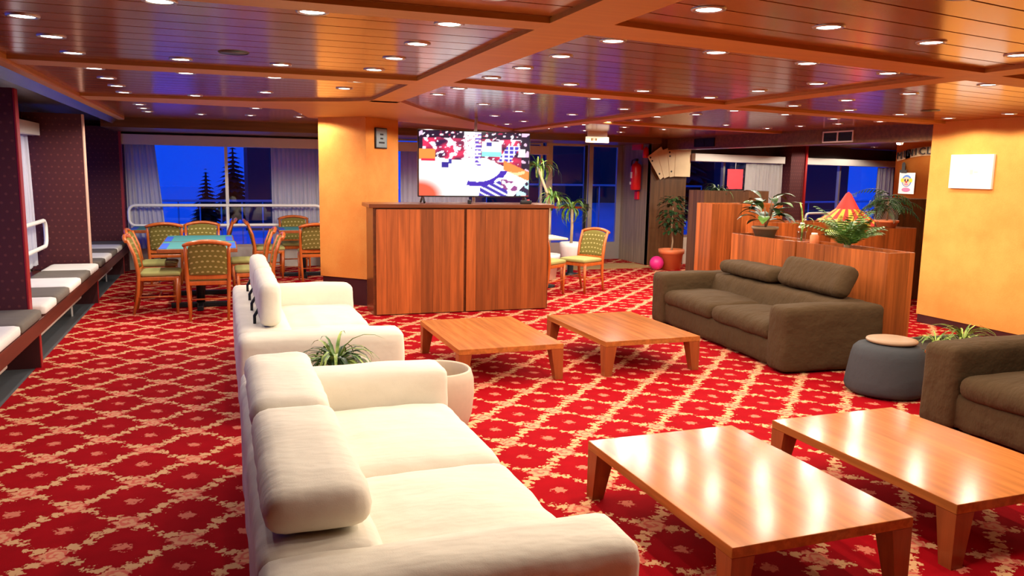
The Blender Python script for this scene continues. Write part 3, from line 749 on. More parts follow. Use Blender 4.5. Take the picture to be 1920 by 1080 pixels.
# ---------------------------------------------------------------- sofas (local: back at -x, seat faces +x, length along y)
def sofa(label, loc, rz, L, cloth, heads, D=1.10, seed=0):
    t = thing('sofa', label, 'sofa', loc, rz, 'two-seat fabric sofas')
    b, f = -D/2, D/2; h = L/2; at_ = .27
    obj('base', soft(b+.06, f-.05, -h+.20, h-.20, .02, .27, .04, .07, 0, .008, seed), cloth, t)
    for s in (-1, 1):
        y0, y1 = (-h, -h+at_) if s < 0 else (h-at_, h)
        obj('arm', soft(b, f, y0, y1, .012, .58, .055, .05, .012, .007, seed+s, (4, 4, 6)), cloth, t)
    def lean(p): return Vector((p.x + (0.10*(1-max(0, min(1, (p.z-.25)/.33))) if p.x > b+.2 else 0), p.y, p.z))
    obj('backrest', soft(b, b+.36, -h+.20, h-.20, .015, .585, .06, .05, 0, .010, seed+3, (4, 7, 5), lean), cloth, t)
    m_ = (L-2*at_)/2
    for s in (-1, 1):
        y0, y1 = (-m_, -.003) if s < 0 else (.003, m_)
        obj('seat_cushion', soft(b+.30, f-.01, y0, y1, .245, .40, .07, .035, .045, .010, seed+s*2+9, (4, 6, 4)), cloth, t)
    for s, (pose, hl, tl) in zip((-1, 1), heads):
        yc = s*m_/2; hw = m_/2-.015
        if pose == 'up':
            bmh = soft(-.075, .075, -hw, hw, 0, .31, .065, .04, 0, .006, seed+s); px, pz = b+.225, .59
        elif pose == 'tilt':
            bmh = soft(-.085, .085, -hw, hw, 0, .31, .075, .04, 0, .006, seed+s); px, pz = b+.24, .60
        else:
            bmh = soft(-.165, .165, -hw, hw, 0, .145, .068, .04, .01, .006, seed+s); px, pz = b+.185, .595
        hd_ = obj('headrest', bmh, cloth, t); hd_.location = (px, yc, pz); hd_.rotation_euler = (0, tl, 0)
        for q in (-1, 1):
            if pose == 'flat': bmk = bx(-.02, .02, q*hw*.55-.015, q*hw*.55+.015, -.02, .012)
            else: bmk = tube(nb(), [(-.10, q*hw*.55, -.01), (-.10, q*hw*.55, .05), (-.07, q*hw*.55, .10)], .012, 6)
            obj('hinge', bmk, 'black_metal', hd_)
    return t
sofa('cream fabric sofa in the left foreground with both headrests folded flat', (.62, 3.24, 0), 0, 2.50, 'cream_cloth', (('flat', 0, 0), ('flat', 0, 0)), 1.12, 1)
sofa('cream fabric sofa further back with headrests raised upright, before the card tables', (.62, 6.60, 0), 0, 2.58, 'cream_cloth', (('up', 0, 0), ('up', 0, 0)), 1.10, 5)
sofa('brown fabric sofa against the wooden planters, one headrest raised', (5.03, 6.63, 0), pi - radians(4.0), 2.55, 'brown_cloth', (('flat', 0, 0), ('tilt', 0, radians(-28))), 1.02, 8)
sofa('brown fabric sofa cut off by the right edge of the photo', (5.04, 2.82, 0), pi, 2.50, 'brown_cloth', (('flat', 0, 0), ('flat', 0, 0)), 1.06, 12)

# pouf, pots
pf = thing('pouf', 'round dark grey felt pouf between the two brown sofas', 'stool', (4.89, 4.73, 0))
obj('body', lathe(nb(), [(0, .012), (.27, .012), (.295, .03), (.305, .06), (.298, .12), (.27, .30), (.255, .355), (.225, .385), (.16, .40), (0, .402)], 40), 'grey_felt', pf)
obj('lid', lathe(nb(), [(0, .402), (.165, .402), (.185, .410), (.19, .420), (.185, .430), (.15, .438), (0, .440)], 36, (.03, .0, 0)), 'tan_leather', pf)
bw = thing('planter_bowl', 'large hollow beige round planter at the front end of the near cream sofa', 'planter', (1.25, 4.80, 0))
obj('bowl', lathe(nb(), [(0, .0), (.17, .0), (.195, .02), (.232, .15), (.245, .27), (.242, .37), (.226, .425), (.216, .435), (.205, .425), (.21, .36), (.20, .25), (.17, .12), (0, .10)], 40), 'pot_beige', bw)

# ---------------------------------------------------------------- plants
def blade(bm, base_, az, length, w, rise, droop, n=6, mi=0, fold=.25):
    """one strap leaf: rises, then droops"""
    p = Vector(base_); el = rise; pts = []
    for i in range(n+1):
        pts.append(p.copy()); el2 = el - droop*(i/n)
        p = p + Vector((cos(az)*cos(el2), sin(az)*cos(el2), sin(el2)))*(length/n); el = el2 if False else el - droop/n
    side = Vector((-sin(az), cos(az), 0)); prev = None
    for i, q in enumerate(pts):
        s = i/n; ww = w*(0.55+1.2*s if s < .35 else (1-s)/.65*.97+.03)
        a = bm.verts.new(q - side*ww/2); c_ = bm.verts.new(q + Vector((0, 0, -ww*fold))); b_ = bm.verts.new(q + side*ww/2)
        if prev:
            for A, B2 in ((0, 1), (1, 2)):
                f = bm.faces.new((prev[A], prev[B2], (a, c_, b_)[B2], (a, c_, b_)[A])); f.material_index = mi; f.smooth = True
        prev = (a, c_, b_)
def strap_plant(parent, c, n, length, w, mats, spread=(.5, 1.35), seed=0, droop=(1.2, 2.6), name='leaf'):
    rnd = random.Random(seed)
    for i in range(n):
        bm = nb(); a = rnd.uniform(0, 2*pi); L_ = length*rnd.uniform(.6, 1.1)
        blade(bm, (c[0]+.02*cos(a), c[1]+.02*sin(a), c[2]), a, L_, w*rnd.uniform(.7, 1.2), rnd.uniform(*spread), rnd.uniform(*droop))
        obj(name, bm, rnd.choice(mats), parent)
def pot_prof(r0, r1, h): return [(0, 0), (r0, 0), (r1*.97, h*.78), (r1*1.06, h*.79), (r1*1.08, h), (r1*.98, h), (r1*.95, h*.86), (0, h*.85)]
def frond(parent, c, az, length, rise, droop, mat, leaflets=14, ll=.16, lw=.018, name='frond', hang=.35):
    bm = nb(); p = Vector(c); n = leaflets; pts = []
    for i in range(n+1):
        pts.append(p.copy()); el = rise - droop*(i/n); p = p + Vector((cos(az)*cos(el), sin(az)*cos(el), sin(el)))*(length/n)
    tube(bm, pts, [.006*(1-.7*i/n) for i in range(n+1)], 5)
    side = Vector((-sin(az), cos(az), 0))
    for i in range(2, n+1):
        s = i/n; L_ = ll*(1-abs(s-.45)*1.1)
        d = (pts[min(i+1, n)] - pts[i-1]).normalized()
        for sg in (-1, 1):
            tip = pts[i] + (side*sg*.8 + d*.6 - Vector((0, 0, hang))).normalized()*L_
            mid = pts[i].lerp(tip, .45) + d*lw
            mid2 = pts[i].lerp(tip, .45) - d*lw
            q = [bm.verts.new(x) for x in (pts[i], mid, tip, mid2)]; bm.faces.new(q)
    obj(name, bm, mat, parent)
def broad_leaf(parent, c, az, el, length, w, mat, droop=.8, name='leaf'):
    bm = nb(); n = 6; p = Vector(c); pts = []
    for i in range(n+1):
        pts.append(p.copy()); e = el - droop*(i/n); p = p + Vector((cos(az)*cos(e), sin(az)*cos(e), sin(e)))*(length/n)
    side = Vector((-sin(az), cos(az), 0)); prev = None
    for i, q in enumerate(pts):
        s = i/n; ww = w*max(.03, sin(pi*min(1, s*1.02))**.8)
        r = [bm.verts.new(q - side*ww/2 + Vector((0, 0, ww*.12))), bm.verts.new(q), bm.verts.new(q + side*ww/2 + Vector((0, 0, ww*.12)))]
        if prev:
            for A in (0, 1): bm.faces.new((prev[A], prev[A+1], r[A+1], r[A])).smooth = True
        prev = r
    obj(name, bm, mat, parent)

sp = thing('spider_plant', 'green and pale striped spider plant in the gap between the two cream sofas', 'plant', (.63, 4.86, 0))
obj('pot', lathe(nb(), pot_prof(.13, .19, .50), 24), 'pot_beige', sp)
strap_plant(sp, (0, 0, .47), 80, .42, .024, ['leaf_mid', 'leaf_light', 'leaf_light', 'leaf_dark'], (.6, 1.45), 4, (1.0, 2.4))

gb = thing('plant_box', 'low dark green trough with wooden rim beside the right wall', 'planter', (5.88, 5.02, 0))
obj('trough', bx(-.50, .50, -.22, .22, 0, .285, bev=.01), 'green_box', gb); obj('rim', bx(-.51, .51, -.23, -.20, .27, .295), 'table_side', gb); obj('rim', bx(-.51, .51, .20, .23, .27, .295), 'green_box', gb); obj('soil', bx(-.49, .49, -.2, .2, .28, .290), 'soil', gb)
sp = thing('spider_plant', 'bright lime spider plant in the low green trough by the right wall', 'plant', (5.90, 5.02, .29))
strap_plant(sp, (.12, 0, 0), 34, .36, .018, ['leaf_lime', 'leaf_lime', 'leaf_light'], (.5, 1.45), 9, (.8, 2.2))
strap_plant(sp, (-.15, .03, 0), 22, .30, .016, ['leaf_lime', 'leaf_light'], (.4, 1.3), 10, (.8, 2.2))

# wooden planter units, each with vertical boards
def planter(label, x0, x1, y0, y1, h, mat='panel_wood', rz=0.0, seed=0, bw=(.09, .16)):
    t = thing('planter_cabinet', label, 'planter', (x0, y0, 0), rz, 'wooden planter units')
    w, d_ = x1-x0, y1-y0; rnd = random.Random(seed); edge = 'cabinet_edge' if mat == 'panel_wood' else 'dark_panel'
    obj('carcass', bx(.012, w-.012, .012, d_-.012, 0, h-.05), edge, t)
    obj('soil', bx(.03, w-.03, .03, d_-.03, h-.055, h-.035), 'soil', t)
    for side in ('front', 'left'):
        a, b = 0.0, (w if side == 'front' else d_)
        x = a
        while x < b-.01:
            x2 = min(b, x+rnd.uniform(*bw)); x2 = b if b-x2 < .05 else x2
            if side == 'front': bmq = bx(x+.0008, x2-.0008, -.004, .012, 0, h)
            else: bmq = bx(-.004, .012, x+.0008, x2-.0008, 0, h)
            obj('plank', bmq, mat, t); x = x2
    obj('side_panel', bx(w-.012, w, .012, d_, 0, h), mat, t); obj('side_panel', bx(.012, w-.012, d_-.012, d_, 0, h), mat, t)
    return t
planter('wooden planter box directly behind the brown sofa, near half with the fern', 5.72, 6.03, 5.62, 6.86, 1.0, seed=1)
planter('wooden planter box behind the brown sofa, far half with the large-leaved plant', 5.71, 6.02, 6.875, 8.0, 1.0, seed=2)
planter('taller wooden planter box standing behind the far half of the low planter', 6.33, 7.5, 9.35, 9.72, 1.29, seed=3)
planter('tall wooden box coloured dark for shade, below the playing cards carrying a spider plant', 7.35, 8.6, 11.1, 11.55, 1.43, 'dark_panel', seed=4)  # dark material paints in the box's lack of light
planter('wooden planter box behind the fern, near the right wall', 7.48, 8.52, 7.95, 8.33, 1.04, seed=5)
planter('tall dark wooden box half hidden by the end of the right wall', 8.70, 9.3, 8.45, 8.85, 1.40, 'dark_panel', seed=6)
planter('low wooden planter box linking the rear units before the window', 6.75, 8.2, 8.75, 9.15, 1.07, seed=7)

# large-leaved plant
p1 = thing('rubber_plant', 'large-leaved dark green plant in a brown pot on the far planter box', 'plant', (5.87, 7.60, .965))
obj('pot', lathe(nb(), pot_prof(.10, .14, .14), 20), 'stem_brown', p1)
rnd = random.Random(5)
for i in range(6):
    a = rnd.uniform(0, 2*pi); obj('stem', tube(nb(), [(0, 0, .11), (.05*cos(a), .05*sin(a), .25), (.11*cos(a), .11*sin(a), .36+.03*i)], .007, 5), 'stem_brown', p1)
for i in range(34):
    a = rnd.uniform(0, 2*pi); r_ = rnd.uniform(.02, .14); z = rnd.uniform(.16, .46)
    broad_leaf(p1, (r_*cos(a), r_*sin(a), z), a, rnd.uniform(-.1, .9), rnd.uniform(.18, .30), rnd.uniform(.09, .14), rnd.choice(['leaf_dark', 'leaf_dark', 'leaf_mid']), rnd.uniform(.6, 1.6))
# orchid in a glass vase + jar
ov = thing('orchid', 'thin yellow-green orchid stem in a small glass on the planter, right of the large-leaved plant', 'plant', (5.87, 6.98, .965))
obj('glass_vase', lathe(nb(), [(0, .005), (.04, .005), (.045, .02), (.05, .13), (.046, .13), (.04, .03), (0, .02)], 16), 'window_glass', ov)
obj('stem', tube(nb(), [(0, 0, .03), (.01, 0, .2), (0.0, .02, .36), (-.02, .03, .44)], .008, 6), 'leaf_light', ov)
for i, (a, z) in enumerate(((.4, .12), (2.5, .16), (4.0, .14), (5.2, .22))): blade(b_ := nb(), (0, 0, z), a, .20, .03, 1.3, 1.6); obj('leaf', b_, 'leaf_light', ov)
for i in range(3): obj('flower', lathe(nb(), [(0, -.01), (.025, .0), (.02, .015), (0, .01)], 8, (.02*i-.01, .01, .17+.04*i)), 'petal_white', ov)
jr = thing('glass_jar', 'small brown jar beside the orchid on the planter', 'jar', (5.87, 6.78, .965))
obj('body', lathe(nb(), [(0, 0), (.04, 0), (.045, .02), (.045, .10), (.03, .115)], 14), 'terracotta', jr); obj('lid', lathe(nb(), [(.032, .115), (.032, .13), (0, .132)], 12), 'white_pot', jr)
# fern palm
fp = thing('fern_palm', 'feathery light green palm growing from the near planter box', 'plant', (5.87, 6.30, .965))
obj('stem', tube(nb(), [(0, 0, 0), (0, .01, .05)], .03, 8), 'stem_brown', fp)
rnd = random.Random(11)
for i in range(24):
    frond(fp, (0, 0, .02), i*2*pi/24 + rnd.uniform(-.2, .2), rnd.uniform(.34, .56), rnd.uniform(.85, 1.5), rnd.uniform(.5, 1.7), rnd.choice(['leaf_mid', 'leaf_light', 'leaf_mid']), 14, .14, .011)
# hanging dark plant on rear box
hp = thing('asparagus_fern', 'dark drooping feathery plant in a pot on the rear planter box', 'plant', (8.20, 8.14, 1.005))
obj('pot', lathe(nb(), pot_prof(.10, .14, .13), 18), 'terracotta', hp)
obj('stem', tube(nb(), [(0, 0, .1), (.01, 0, .30), (.0, .0, .40)], .012, 6), 'stem_brown', hp)
rnd = random.Random(13)
for i in range(30): frond(hp, (0, 0, rnd.uniform(.24, .48)), rnd.uniform(0, 2*pi), rnd.uniform(.30, .50), rnd.uniform(-.1, .6), rnd.uniform(1.2, 2.2), 'leaf_dark', 11, .10, .010, hang=.8)
tag(obj('plant_saucer', lathe(nb(), [(0, 0), (.13, 0), (.15, .018), (.138, .018), (0, .008)], 20, (7.86, 8.12, 1.006)), 'terracotta'), 'shallow terracotta saucer on the rear planter box', 'saucer')
# spider plant on dark box
sp = thing('spider_plant', 'dark green spider plant spilling over the tall dark box below the playing cards', 'plant', (7.75, 11.30, 1.395))
strap_plant(sp, (0, 0, 0), 46, .46, .03, ['leaf_dark', 'leaf_mid', 'leaf_dark'], (.3, 1.4), 21, (1.2, 2.8))
# ficus in terracotta pot
fc = thing('ficus', 'small dark leafy tree in an orange pot in the dark corner', 'plant', (7.53, 12.32, 0))
obj('pot', lathe(nb(), pot_prof(.17, .215, .36), 24), 'terracotta', fc)
obj('trunk', tube(nb(), [(0, 0, .28), (.02, 0, .5), (-.01, .01, .75), (0, 0, 1.1)], [.018, .016, .014, .008], 7), 'trunk_tan', fc)
rnd = random.Random(17)
for i in range(220):
    a = rnd.uniform(0, 2*pi); z = rnd.uniform(.66, 1.30); rmax = .24*sin(pi*min(1, (z-.58)/.80))**.6; r_ = rmax*sqrt(rnd.random())
    broad_leaf(fc, (r_*cos(a), r_*sin(a), z), a+rnd.uniform(-.6, .6), rnd.uniform(-.6, .5), rnd.uniform(.09, .14), .06, 'leaf_dark', .7)
tag(obj('ball', lathe(nb(), [(.125*sin(pi*i/14), .125-.125*cos(pi*i/14)) for i in range(15)], 24, (7.20, 12.25, 0)), 'pink_rubber'), 'bright pink ball on the floor beside the orange plant pot', 'ball')
# tall palm behind the cabinet and yucca by the door
pm = thing('dracaena', 'tall strap-leaved plant behind the right end of the television', 'plant', (4.80, 11.6, 0))
obj('pot', lathe(nb(), pot_prof(.17, .22, .40), 20), 'white_pot', pm)
obj('trunk', tube(nb(), [(0, 0, .3), (.06, 0, .9), (.03, 0, 1.3), (-.16, .0, 1.75)], .022, 7), 'trunk_tan', pm); obj('trunk', tube(nb(), [(0, .03, .3), (.02, .03, 1.0), (.1, 0, 1.28)], .02, 7), 'trunk_tan', pm)
strap_plant(pm, (-.16, 0, 1.75), 40, .60, .035, ['leaf_mid', 'leaf_light', 'leaf_dark'], (.0, 1.4), 31, (1.2, 2.6)); strap_plant(pm, (.10, 0, 1.28), 34, .42, .035, ['leaf_mid', 'leaf_light'], (.1, 1.4), 32, (.8, 2.0))
yc = thing('yucca', 'yucca with slim trunk in a white bowl between chairs and glass door', 'plant', (5.42, 12.0, 0))
obj('bowl', lathe(nb(), [(0, .24), (.13, .24), (.16, .30), (.185, .46), (.19, .54), (.175, .54), (.17, .48), (0, .47)], 24), 'white_pot', yc); obj('stand', lathe(nb(), [(0, 0), (.16, 0), (.16, .02), (.05, .04), (.05, .24), (0, .24)], 16), 'black_metal', yc)
obj('trunk', tube(nb(), [(0, 0, .46), (.01, 0, .8), (0, 0, 1.10)], .025, 7), 'trunk_tan', yc)
strap_plant(yc, (0, 0, 1.10), 46, .50, .042, ['leaf_mid', 'leaf_light', 'leaf_mid'], (-.2, 1.5), 33, (.8, 2.4))
tag(obj('broom_stick', tube(nb(), [(4.86, 11.8, .0), (5.02, 12.0, 1.18)], .016, 7), 'white_paint'), 'white stick leaning beside the yucca near the cabinet\'s right end', 'stick')

# ---------------------------------------------------------------- card room: chairs and tables
def make_chair():
    t = thing('dining_chair', 'x', 'chair', group='upholstered card chairs')
    w = .215
    for s in (-1, 1):
        obj('leg', tube(nb(), [(s*(w-.01), .19, .0), (s*(w-.01), .20, .41)], [.016, .022], 6), 'chair_wood', t)
        # rear leg and back post in one curved piece
        obj('back_post', tube(nb(), [(s*(w-.02), -.27, 0), (s*(w-.01), -.215, .25), (s*w, -.20, .46), (s*(w+.004), -.235, .68), (s*(w+.008), -.30, .85)], [.016, .021, .023, .021, .018], 6), 'chair_wood', t)
    obj('seat_frame', bx(-.22, .22, -.20, .22, .385, .432, bev=.008), 'chair_wood', t)
    obj('seat', soft(-.225, .225, -.19, .235, .430, .485, .025, .05, .012), 'green_seat', t)
    def bend(p): return Vector((p.x, p.y - .10*max(0, (p.z-.50)/.36)**1.3 - .04*(1-(p.x/.22)**2)*0.6, p.z + (0.035*(1-(p.x/.2)**2) if p.z > .7 else 0)))
    obj('backrest', soft(-.198, .198, -.218, -.188, .50, .825, .014, .045, 0, 0, 0, (5, 9, 6), bend), 'chair_cloth', t)
    obj('lower_rail', bx(-.205, .205, -.212, -.188, .455, .505), 'chair_wood', t)
    pts = []
    for i in range(11):
        s = -1 + i/5; pts.append((s*.245, -.312 - .035*(1-s*s), .835 + .045*(1-s*s)))
    obj('crest_rail', tube(nb(), pts, [.016]+[.023]*9+[.016], 7), 'chair_wood', t)
    obj('stretcher', tube(nb(), [(-.205, .0, .20), (.205, .0, .20)], .010, 5), 'chair_wood', t)
    for s in (-1, 1): obj('stretcher', tube(nb(), [(s*.205, .195, .20), (s*.205, -.225, .20)], .010, 5), 'chair_wood', t)
    return t
# place, facing angle (0 = faces +Y), label
CH = [((-.16, 9.48), 0, 'card chair with patterned green back at the near end of the green tables'),
      ((-.70, 9.98), -90, 'card chair on the left side of the green tables, nearer one, facing right'),
      ((-.78, 10.95), -90, 'card chair on the left side of the green tables, farther one, facing right'),
      ((.36, 10.10), 90, 'card chair on the right side of the green tables, nearer one, facing left'),
      ((.32, 11.05), 90, 'card chair on the right side of the green tables, farther one, facing left'),
      ((-.27, 12.0), 180, 'card chair at the far end of the green tables, facing the viewer'),
      ((-.76, 12.42), 0, 'dark card chair with its back to the viewer at the far left table'),
      ((-.14, 13.05), 90, 'card chair at the right side of the far left table before the window'),
      ((.66, 12.75), -90, 'card chair at the left side of the far right table before the window'),
      ((1.12, 13.42), 180, 'card chair behind the far right table, facing the viewer before the curtain'),
      ((1.28, 12.10), 0, 'dark card chair with its back to the viewer beside the orange column'),
      ((4.82, 10.28), 118, 'card chair with green seat right of the television cabinet, facing left'),
      ((4.17, 10.12), -55, 'card chair half hidden behind the right end of the television cabinet')]
ch0 = make_chair()
for i, ((x, y), a, lab) in enumerate(CH):
    c = ch0 if i == 0 else copy_tree(ch0)
    c.location = (x, y, 0); c.rotation_euler = (0, 0, radians(a)); c['label'] = lab
def card_table(label, x0, x1, y0, y1, h=.745):
    t = thing('card_table', label, 'table', ((x0+x1)/2, (y0+y1)/2, 0), 0, 'felt card tables')
    hx, hy = (x1-x0)/2, (y1-y0)/2
    obj('tabletop', bx(-hx, hx, -hy, hy, h-.045, h, bev=.006), 'table_side', t)
    obj('felt', bx(-hx+.015, hx-.015, -hy+.015, hy-.015, h, h+.004), 'teal_felt', t)
    for sx in (-1, 1):
        obj('corner_tray', bx(min(sx*(hx-.10), sx*(hx-.02)), max(sx*(hx-.10), sx*(hx-.02)), -hy+.02, hy-.25, h+.004, h+.007), 'blue_felt', t)
    obj('pillar', tube(nb(), [(0, 0, .06), (0, 0, h-.045)], .05, 10), 'black_metal', t)
    for k_ in range(2):
        bm = bx(-.33, .33, -.035, .035, .0, .06, bev=.01)
        if k_: bmesh.ops.rotate(bm, verts=bm.verts[:], cent=(0, 0, 0), matrix=Matrix.Rotation(pi/2, 3, 'Z'))
        obj('foot_bar', bm, 'black_metal', t)
card_table('green felt card table nearer the viewer of the joined pair', -.70, .16, 9.72, 10.66)
card_table('green felt card table, farther of the joined pair', -.70, .14, 10.70, 11.62)
card_table('green felt card table in the far left corner by the bench', -1.28, -.42, 12.72, 13.55)
card_table('green felt card table before the right curtain of the back window', .80, 1.55, 12.42, 13.15)
sd = thing('side_table', 'small pale table between the two chairs right of the television cabinet', 'table', (4.42, 10.85, 0))
obj('tabletop', bx(-.30, .30, -.30, .30, .71, .74, bev=.005), 'pot_beige', sd); obj('pillar', tube(nb(), [(0, 0, .03), (0, 0, .71)], .035, 8), 'black_metal', sd); obj('foot_plate', lathe(nb(), [(0, 0), (.22, 0), (.22, .02), (.04, .035)], 16), 'black_metal', sd)

# ---------------------------------------------------------------- wall things on the right
def vent(label, y0, y1, z0, z1, x, mat):
    t = thing('air_vent', label, 'vent', (x, (y0+y1)/2, (z0+z1)/2)); w, h = (y1-y0)/2, (z1-z0)/2
    for a, b, c_, d_ in ((-w, w, h-.018, h), (-w, w, -h, -h+.018), (-w, -w+.018, -h+.018, h-.018), (w-.018, w, -h+.018, h-.018), (-.012, .012, -h+.018, h-.018)):
        obj('frame', bx(-.014, 0, a, b, c_, d_), mat, t)
    obj('backing', bx(-.004, 0, -w+.01, w-.01, -h+.01, h-.01), 'black_plastic', t)
    n = 5
    for i in range(n):
        z = -h+.03 + (2*h-.06)*i/(n-1)
        for s in (-1, 1): obj('slat', bx(-.009, -.004, min(s*.014, s*(w-.02)), max(s*.014, s*(w-.02)), z-.004, z+.004), 'black_metal', t)
vent('white framed air vent with two grilles on the dark bulkhead', 8.30, 8.86, 2.135, 2.285, 7.698, 'white_paint')
vent('dim dark framed air vent at the far end of the bulkhead near the playing cards', 11.40, 12.0, 2.15, 2.29, 7.698, 'black_metal')
# white picture
wp = thing('wall_picture', 'white square canvas hanging on the yellow-orange right wall', 'picture', (7.698, 6.51, 1.765))
obj('canvas', bx(-.03, 0, -.265, .265, -.185, .185, bev=.004), 'paper', wp)
obj('print', bx(-.0315, -.0300, -.03, .005, -.03, .02), 'grey_ink', wp); obj('print', bx(-.0315, -.0300, -.09, -.045, -.012, .004), 'grey_ink', wp)
# playing cards fan
kc = thing('playing_cards', 'fan of big wooden playing cards hanging on the dark corner wall', 'decoration', (7.90, 12.90, 1.64))
for i, (ang, x) in enumerate(((34, -.20), (20, -.10), (8, .02), (0, .12))):
    bm = nb(); box(bm, -.165, .165, -.006-.004*i-.02, .0-.004*i-.02, 0, .50, bev=.004)
    bmesh.ops.rotate(bm, verts=bm.verts[:], cent=(0, 0, 0), matrix=Matrix.Rotation(-radians(ang), 3, 'Y')); bmesh.ops.translate(bm, verts=bm.verts[:], vec=(x, 0, .01*(3-i)))
    c = obj('card', bm, 'card_face', kc)
    if i in (0, 2):
        for (px, pz) in ((-.125, .45), (-.125, .38), (-.12, .10)):
            bm = nb(); bmesh.ops.create_circle(bm, cap_ends=True, segments=4, radius=.022)
            bmesh.ops.rotate(bm, verts=bm.verts[:], cent=(0, 0, 0), matrix=Matrix.Rotation(pi/2, 3, 'X'))
            bmesh.ops.translate(bm, verts=bm.verts[:], vec=(px, -.0275-.004*i, pz)); bmesh.ops.rotate(bm, verts=bm.verts[:], cent=(0, 0, 0), matrix=Matrix.Rotation(-radians(ang), 3, 'Y')); bmesh.ops.translate(bm, verts=bm.verts[:], vec=(x, 0, .01*(3-i)))
            obj('pip', bm, 'ink', c)
# fire extinguisher etc. on the wall beside the door
fe = thing('fire_extinguisher', 'red fire extinguisher hanging on the wood wall beside the glass door', 'extinguisher', (7.285, 13.28, 1.38))
obj('cylinder', lathe(nb(), [(0, 0), (.085, .0), (.098, .02), (.098, .42), (.08, .47), (.03, .50), (.03, .53), (0, .53)], 20), 'red_paint', fe)
obj('valve', bx(-.03, .03, -.03, .05, .53, .58, bev=.01), 'black_plastic', fe); obj('hose', tube(nb(), [(0, .03, .56), (-.01, .14, .55), (-.01, .17, .47), (-.01, .13, .33)], .014, 6), 'black_plastic', fe)
obj('label', bx(-.103, -.096, -.03, .03, .22, .33), 'paper', fe); obj('label', bx(-.102, -.094, .0, .05, .10, .15), 'paper', fe); obj('hook', bx(.06, .108, -.02, .02, .43, .47), 'steel', fe)
tag(obj('alarm_bell', lathe(nb(), [(0, 0), (.055, 0), (.06, .04), (.05, .15), (.02, .20), (0, .20)], 16, (7.33, 13.02, 1.97)), 'red_paint'), 'red alarm siren high on the corner above the extinguisher', 'alarm')
tag(obj('alarm_button', bx(7.35, 7.40, 13.32, 13.44, 1.20, 1.36, bev=.01), 'red_paint'), 'small red alarm call point below the extinguisher', 'alarm')
tag(obj('fire_sign', bx(7.36, 7.40, 13.25, 13.62, 2.12, 2.24, bev=.004), 'red_paint'), 'red fire sign box near the ceiling beside the door', 'sign')
ex = thing('exit_sign', 'pale lit exit sign hanging from the ceiling before the glass door', 'sign', (5.62, 11.55, 0))
obj('box', bx(-.19, .19, -.03, .03, 2.155, 2.245, bev=.004), 'sign_glow', ex); obj('bracket', bx(-.17, .17, -.012, .012, 2.245, CZ), 'alu_paint', ex)
for q, (a, b) in enumerate(((-.12, -.09), (-.08, -.07), (-.05, -.02))): obj('pictogram', bx(a, b, -.032, -.0295, 2.18, 2.22), 'mat_tan', ex)
# red paper in the right window
o = obj('red_paper', bx(1.05, 1.50, -.006, 0, 1.42, 1.80), 'red_paper'); o.location = wpt(0, .20); o.rotation_euler = (0, 0, WA); tag(o, 'bright red square of paper hanging in the right-hand window', 'paper')
bpy.data.objects['red_paper'].location = Vector(wpt(0.0, .20))
tag(obj('hanging_string', tube(nb(), [tuple(Vector(wpt(1.28, .20)) + Vector((0, 0, 1.79))), tuple(Vector(wpt(1.28, .20)) + Vector((0, 0, 1.95)))], .004, 5), 'white_paint'), 'thin string holding the red paper below the curtain box', 'string')
# play tent
tn = thing('play_tent', 'red, orange and yellow striped pointed play tent behind the planters', 'tent', (9.12, 9.85, 0))
prof = [(.70, 0.0), (.69, .70), (.58, .92), (.36, 1.06), (.17, 1.20), (.14, 1.22), (.03, 1.40), (0, 1.41)]
N = 28
for k_ in range(N):
    bm = nb(); a0, a1 = 2*pi*k_/N, 2*pi*(k_+1)/N; prev = None
    for r_, z in prof:
        q = [bm.verts.new((r_*cos(a0)+1e-4, r_*sin(a0), z)), bm.verts.new((r_*cos(a1), r_*sin(a1)+1e-4, z))]
        if prev: bm.faces.new((prev[0], prev[1], q[1], q[0]))
        prev = q
    obj('stripe', bm, 'tent_red' if k_ % 2 else 'tent_yellow', tn)
obj('tip_cone', lathe(nb(), [(.18, 1.19), (.04, 1.43), (0, 1.46)], 12), 'tent_red', tn)
obj('flag', prism(nb(), [(0, -.004), (.16, -.004), (.02, .004)], 1.38, 1.44), 'tent_blue', tn)
# lamp over the children's corner
sl = thing('track_spot', 'small bright spotlight below the bulkhead in the children\'s corner', 'spotlight', (9.20, 9.02, 0))
obj('track', bx(-.35, .35, -.02, .02, CZ-.06, CZ), 'white_paint', sl); obj('head', tube(nb(), [(.05, 0, CZ-.06), (.02, .02, CZ-.15)], .045, 10), 'white_paint', sl); obj('bulb', lathe(nb(), [(0, -.165), (.035, -.155), (.04, -.14)], 12, (.02, .02, CZ)), 'lamp_glow', sl)
# round wall: sign, clown, figure
def on_round(deg, z, dr=.04):
    a = radians(180+deg); return Vector((cc.x + (R0-0.12+.15+dr*0)*cos(a), cc.y + (R0+.15)*sin(a), z)), a
RS = R0 + .15
def round_pt(deg, z, out=.0):
    a = radians(180+deg); return Vector((cc.x + (RS+out)*cos(a), cc.y + (RS+out)*sin(a), z)), a
ms = thing('club_sign', 'curved dark lettered banner high on the orange round wall', 'sign', (0, 0, 0))
bm = nb(); rows = []
for i in range(15):
    dg = -8 + i*3.2; z = 1.93 + .10*sin(pi*i/14*.9+.1); p0, a = round_pt(dg, z, .02)
    rows.append((bm.verts.new(p0), bm.verts.new(p0 + Vector((0, 0, .13)))))
for A, B2 in zip(rows, rows[1:]): bm.faces.new((A[0], B2[0], B2[1], A[1]))
bmesh.ops.solidify(bm, geom=bm.faces[:], thickness=.012)
bd = obj('banner', bm, 'card_face', ms)
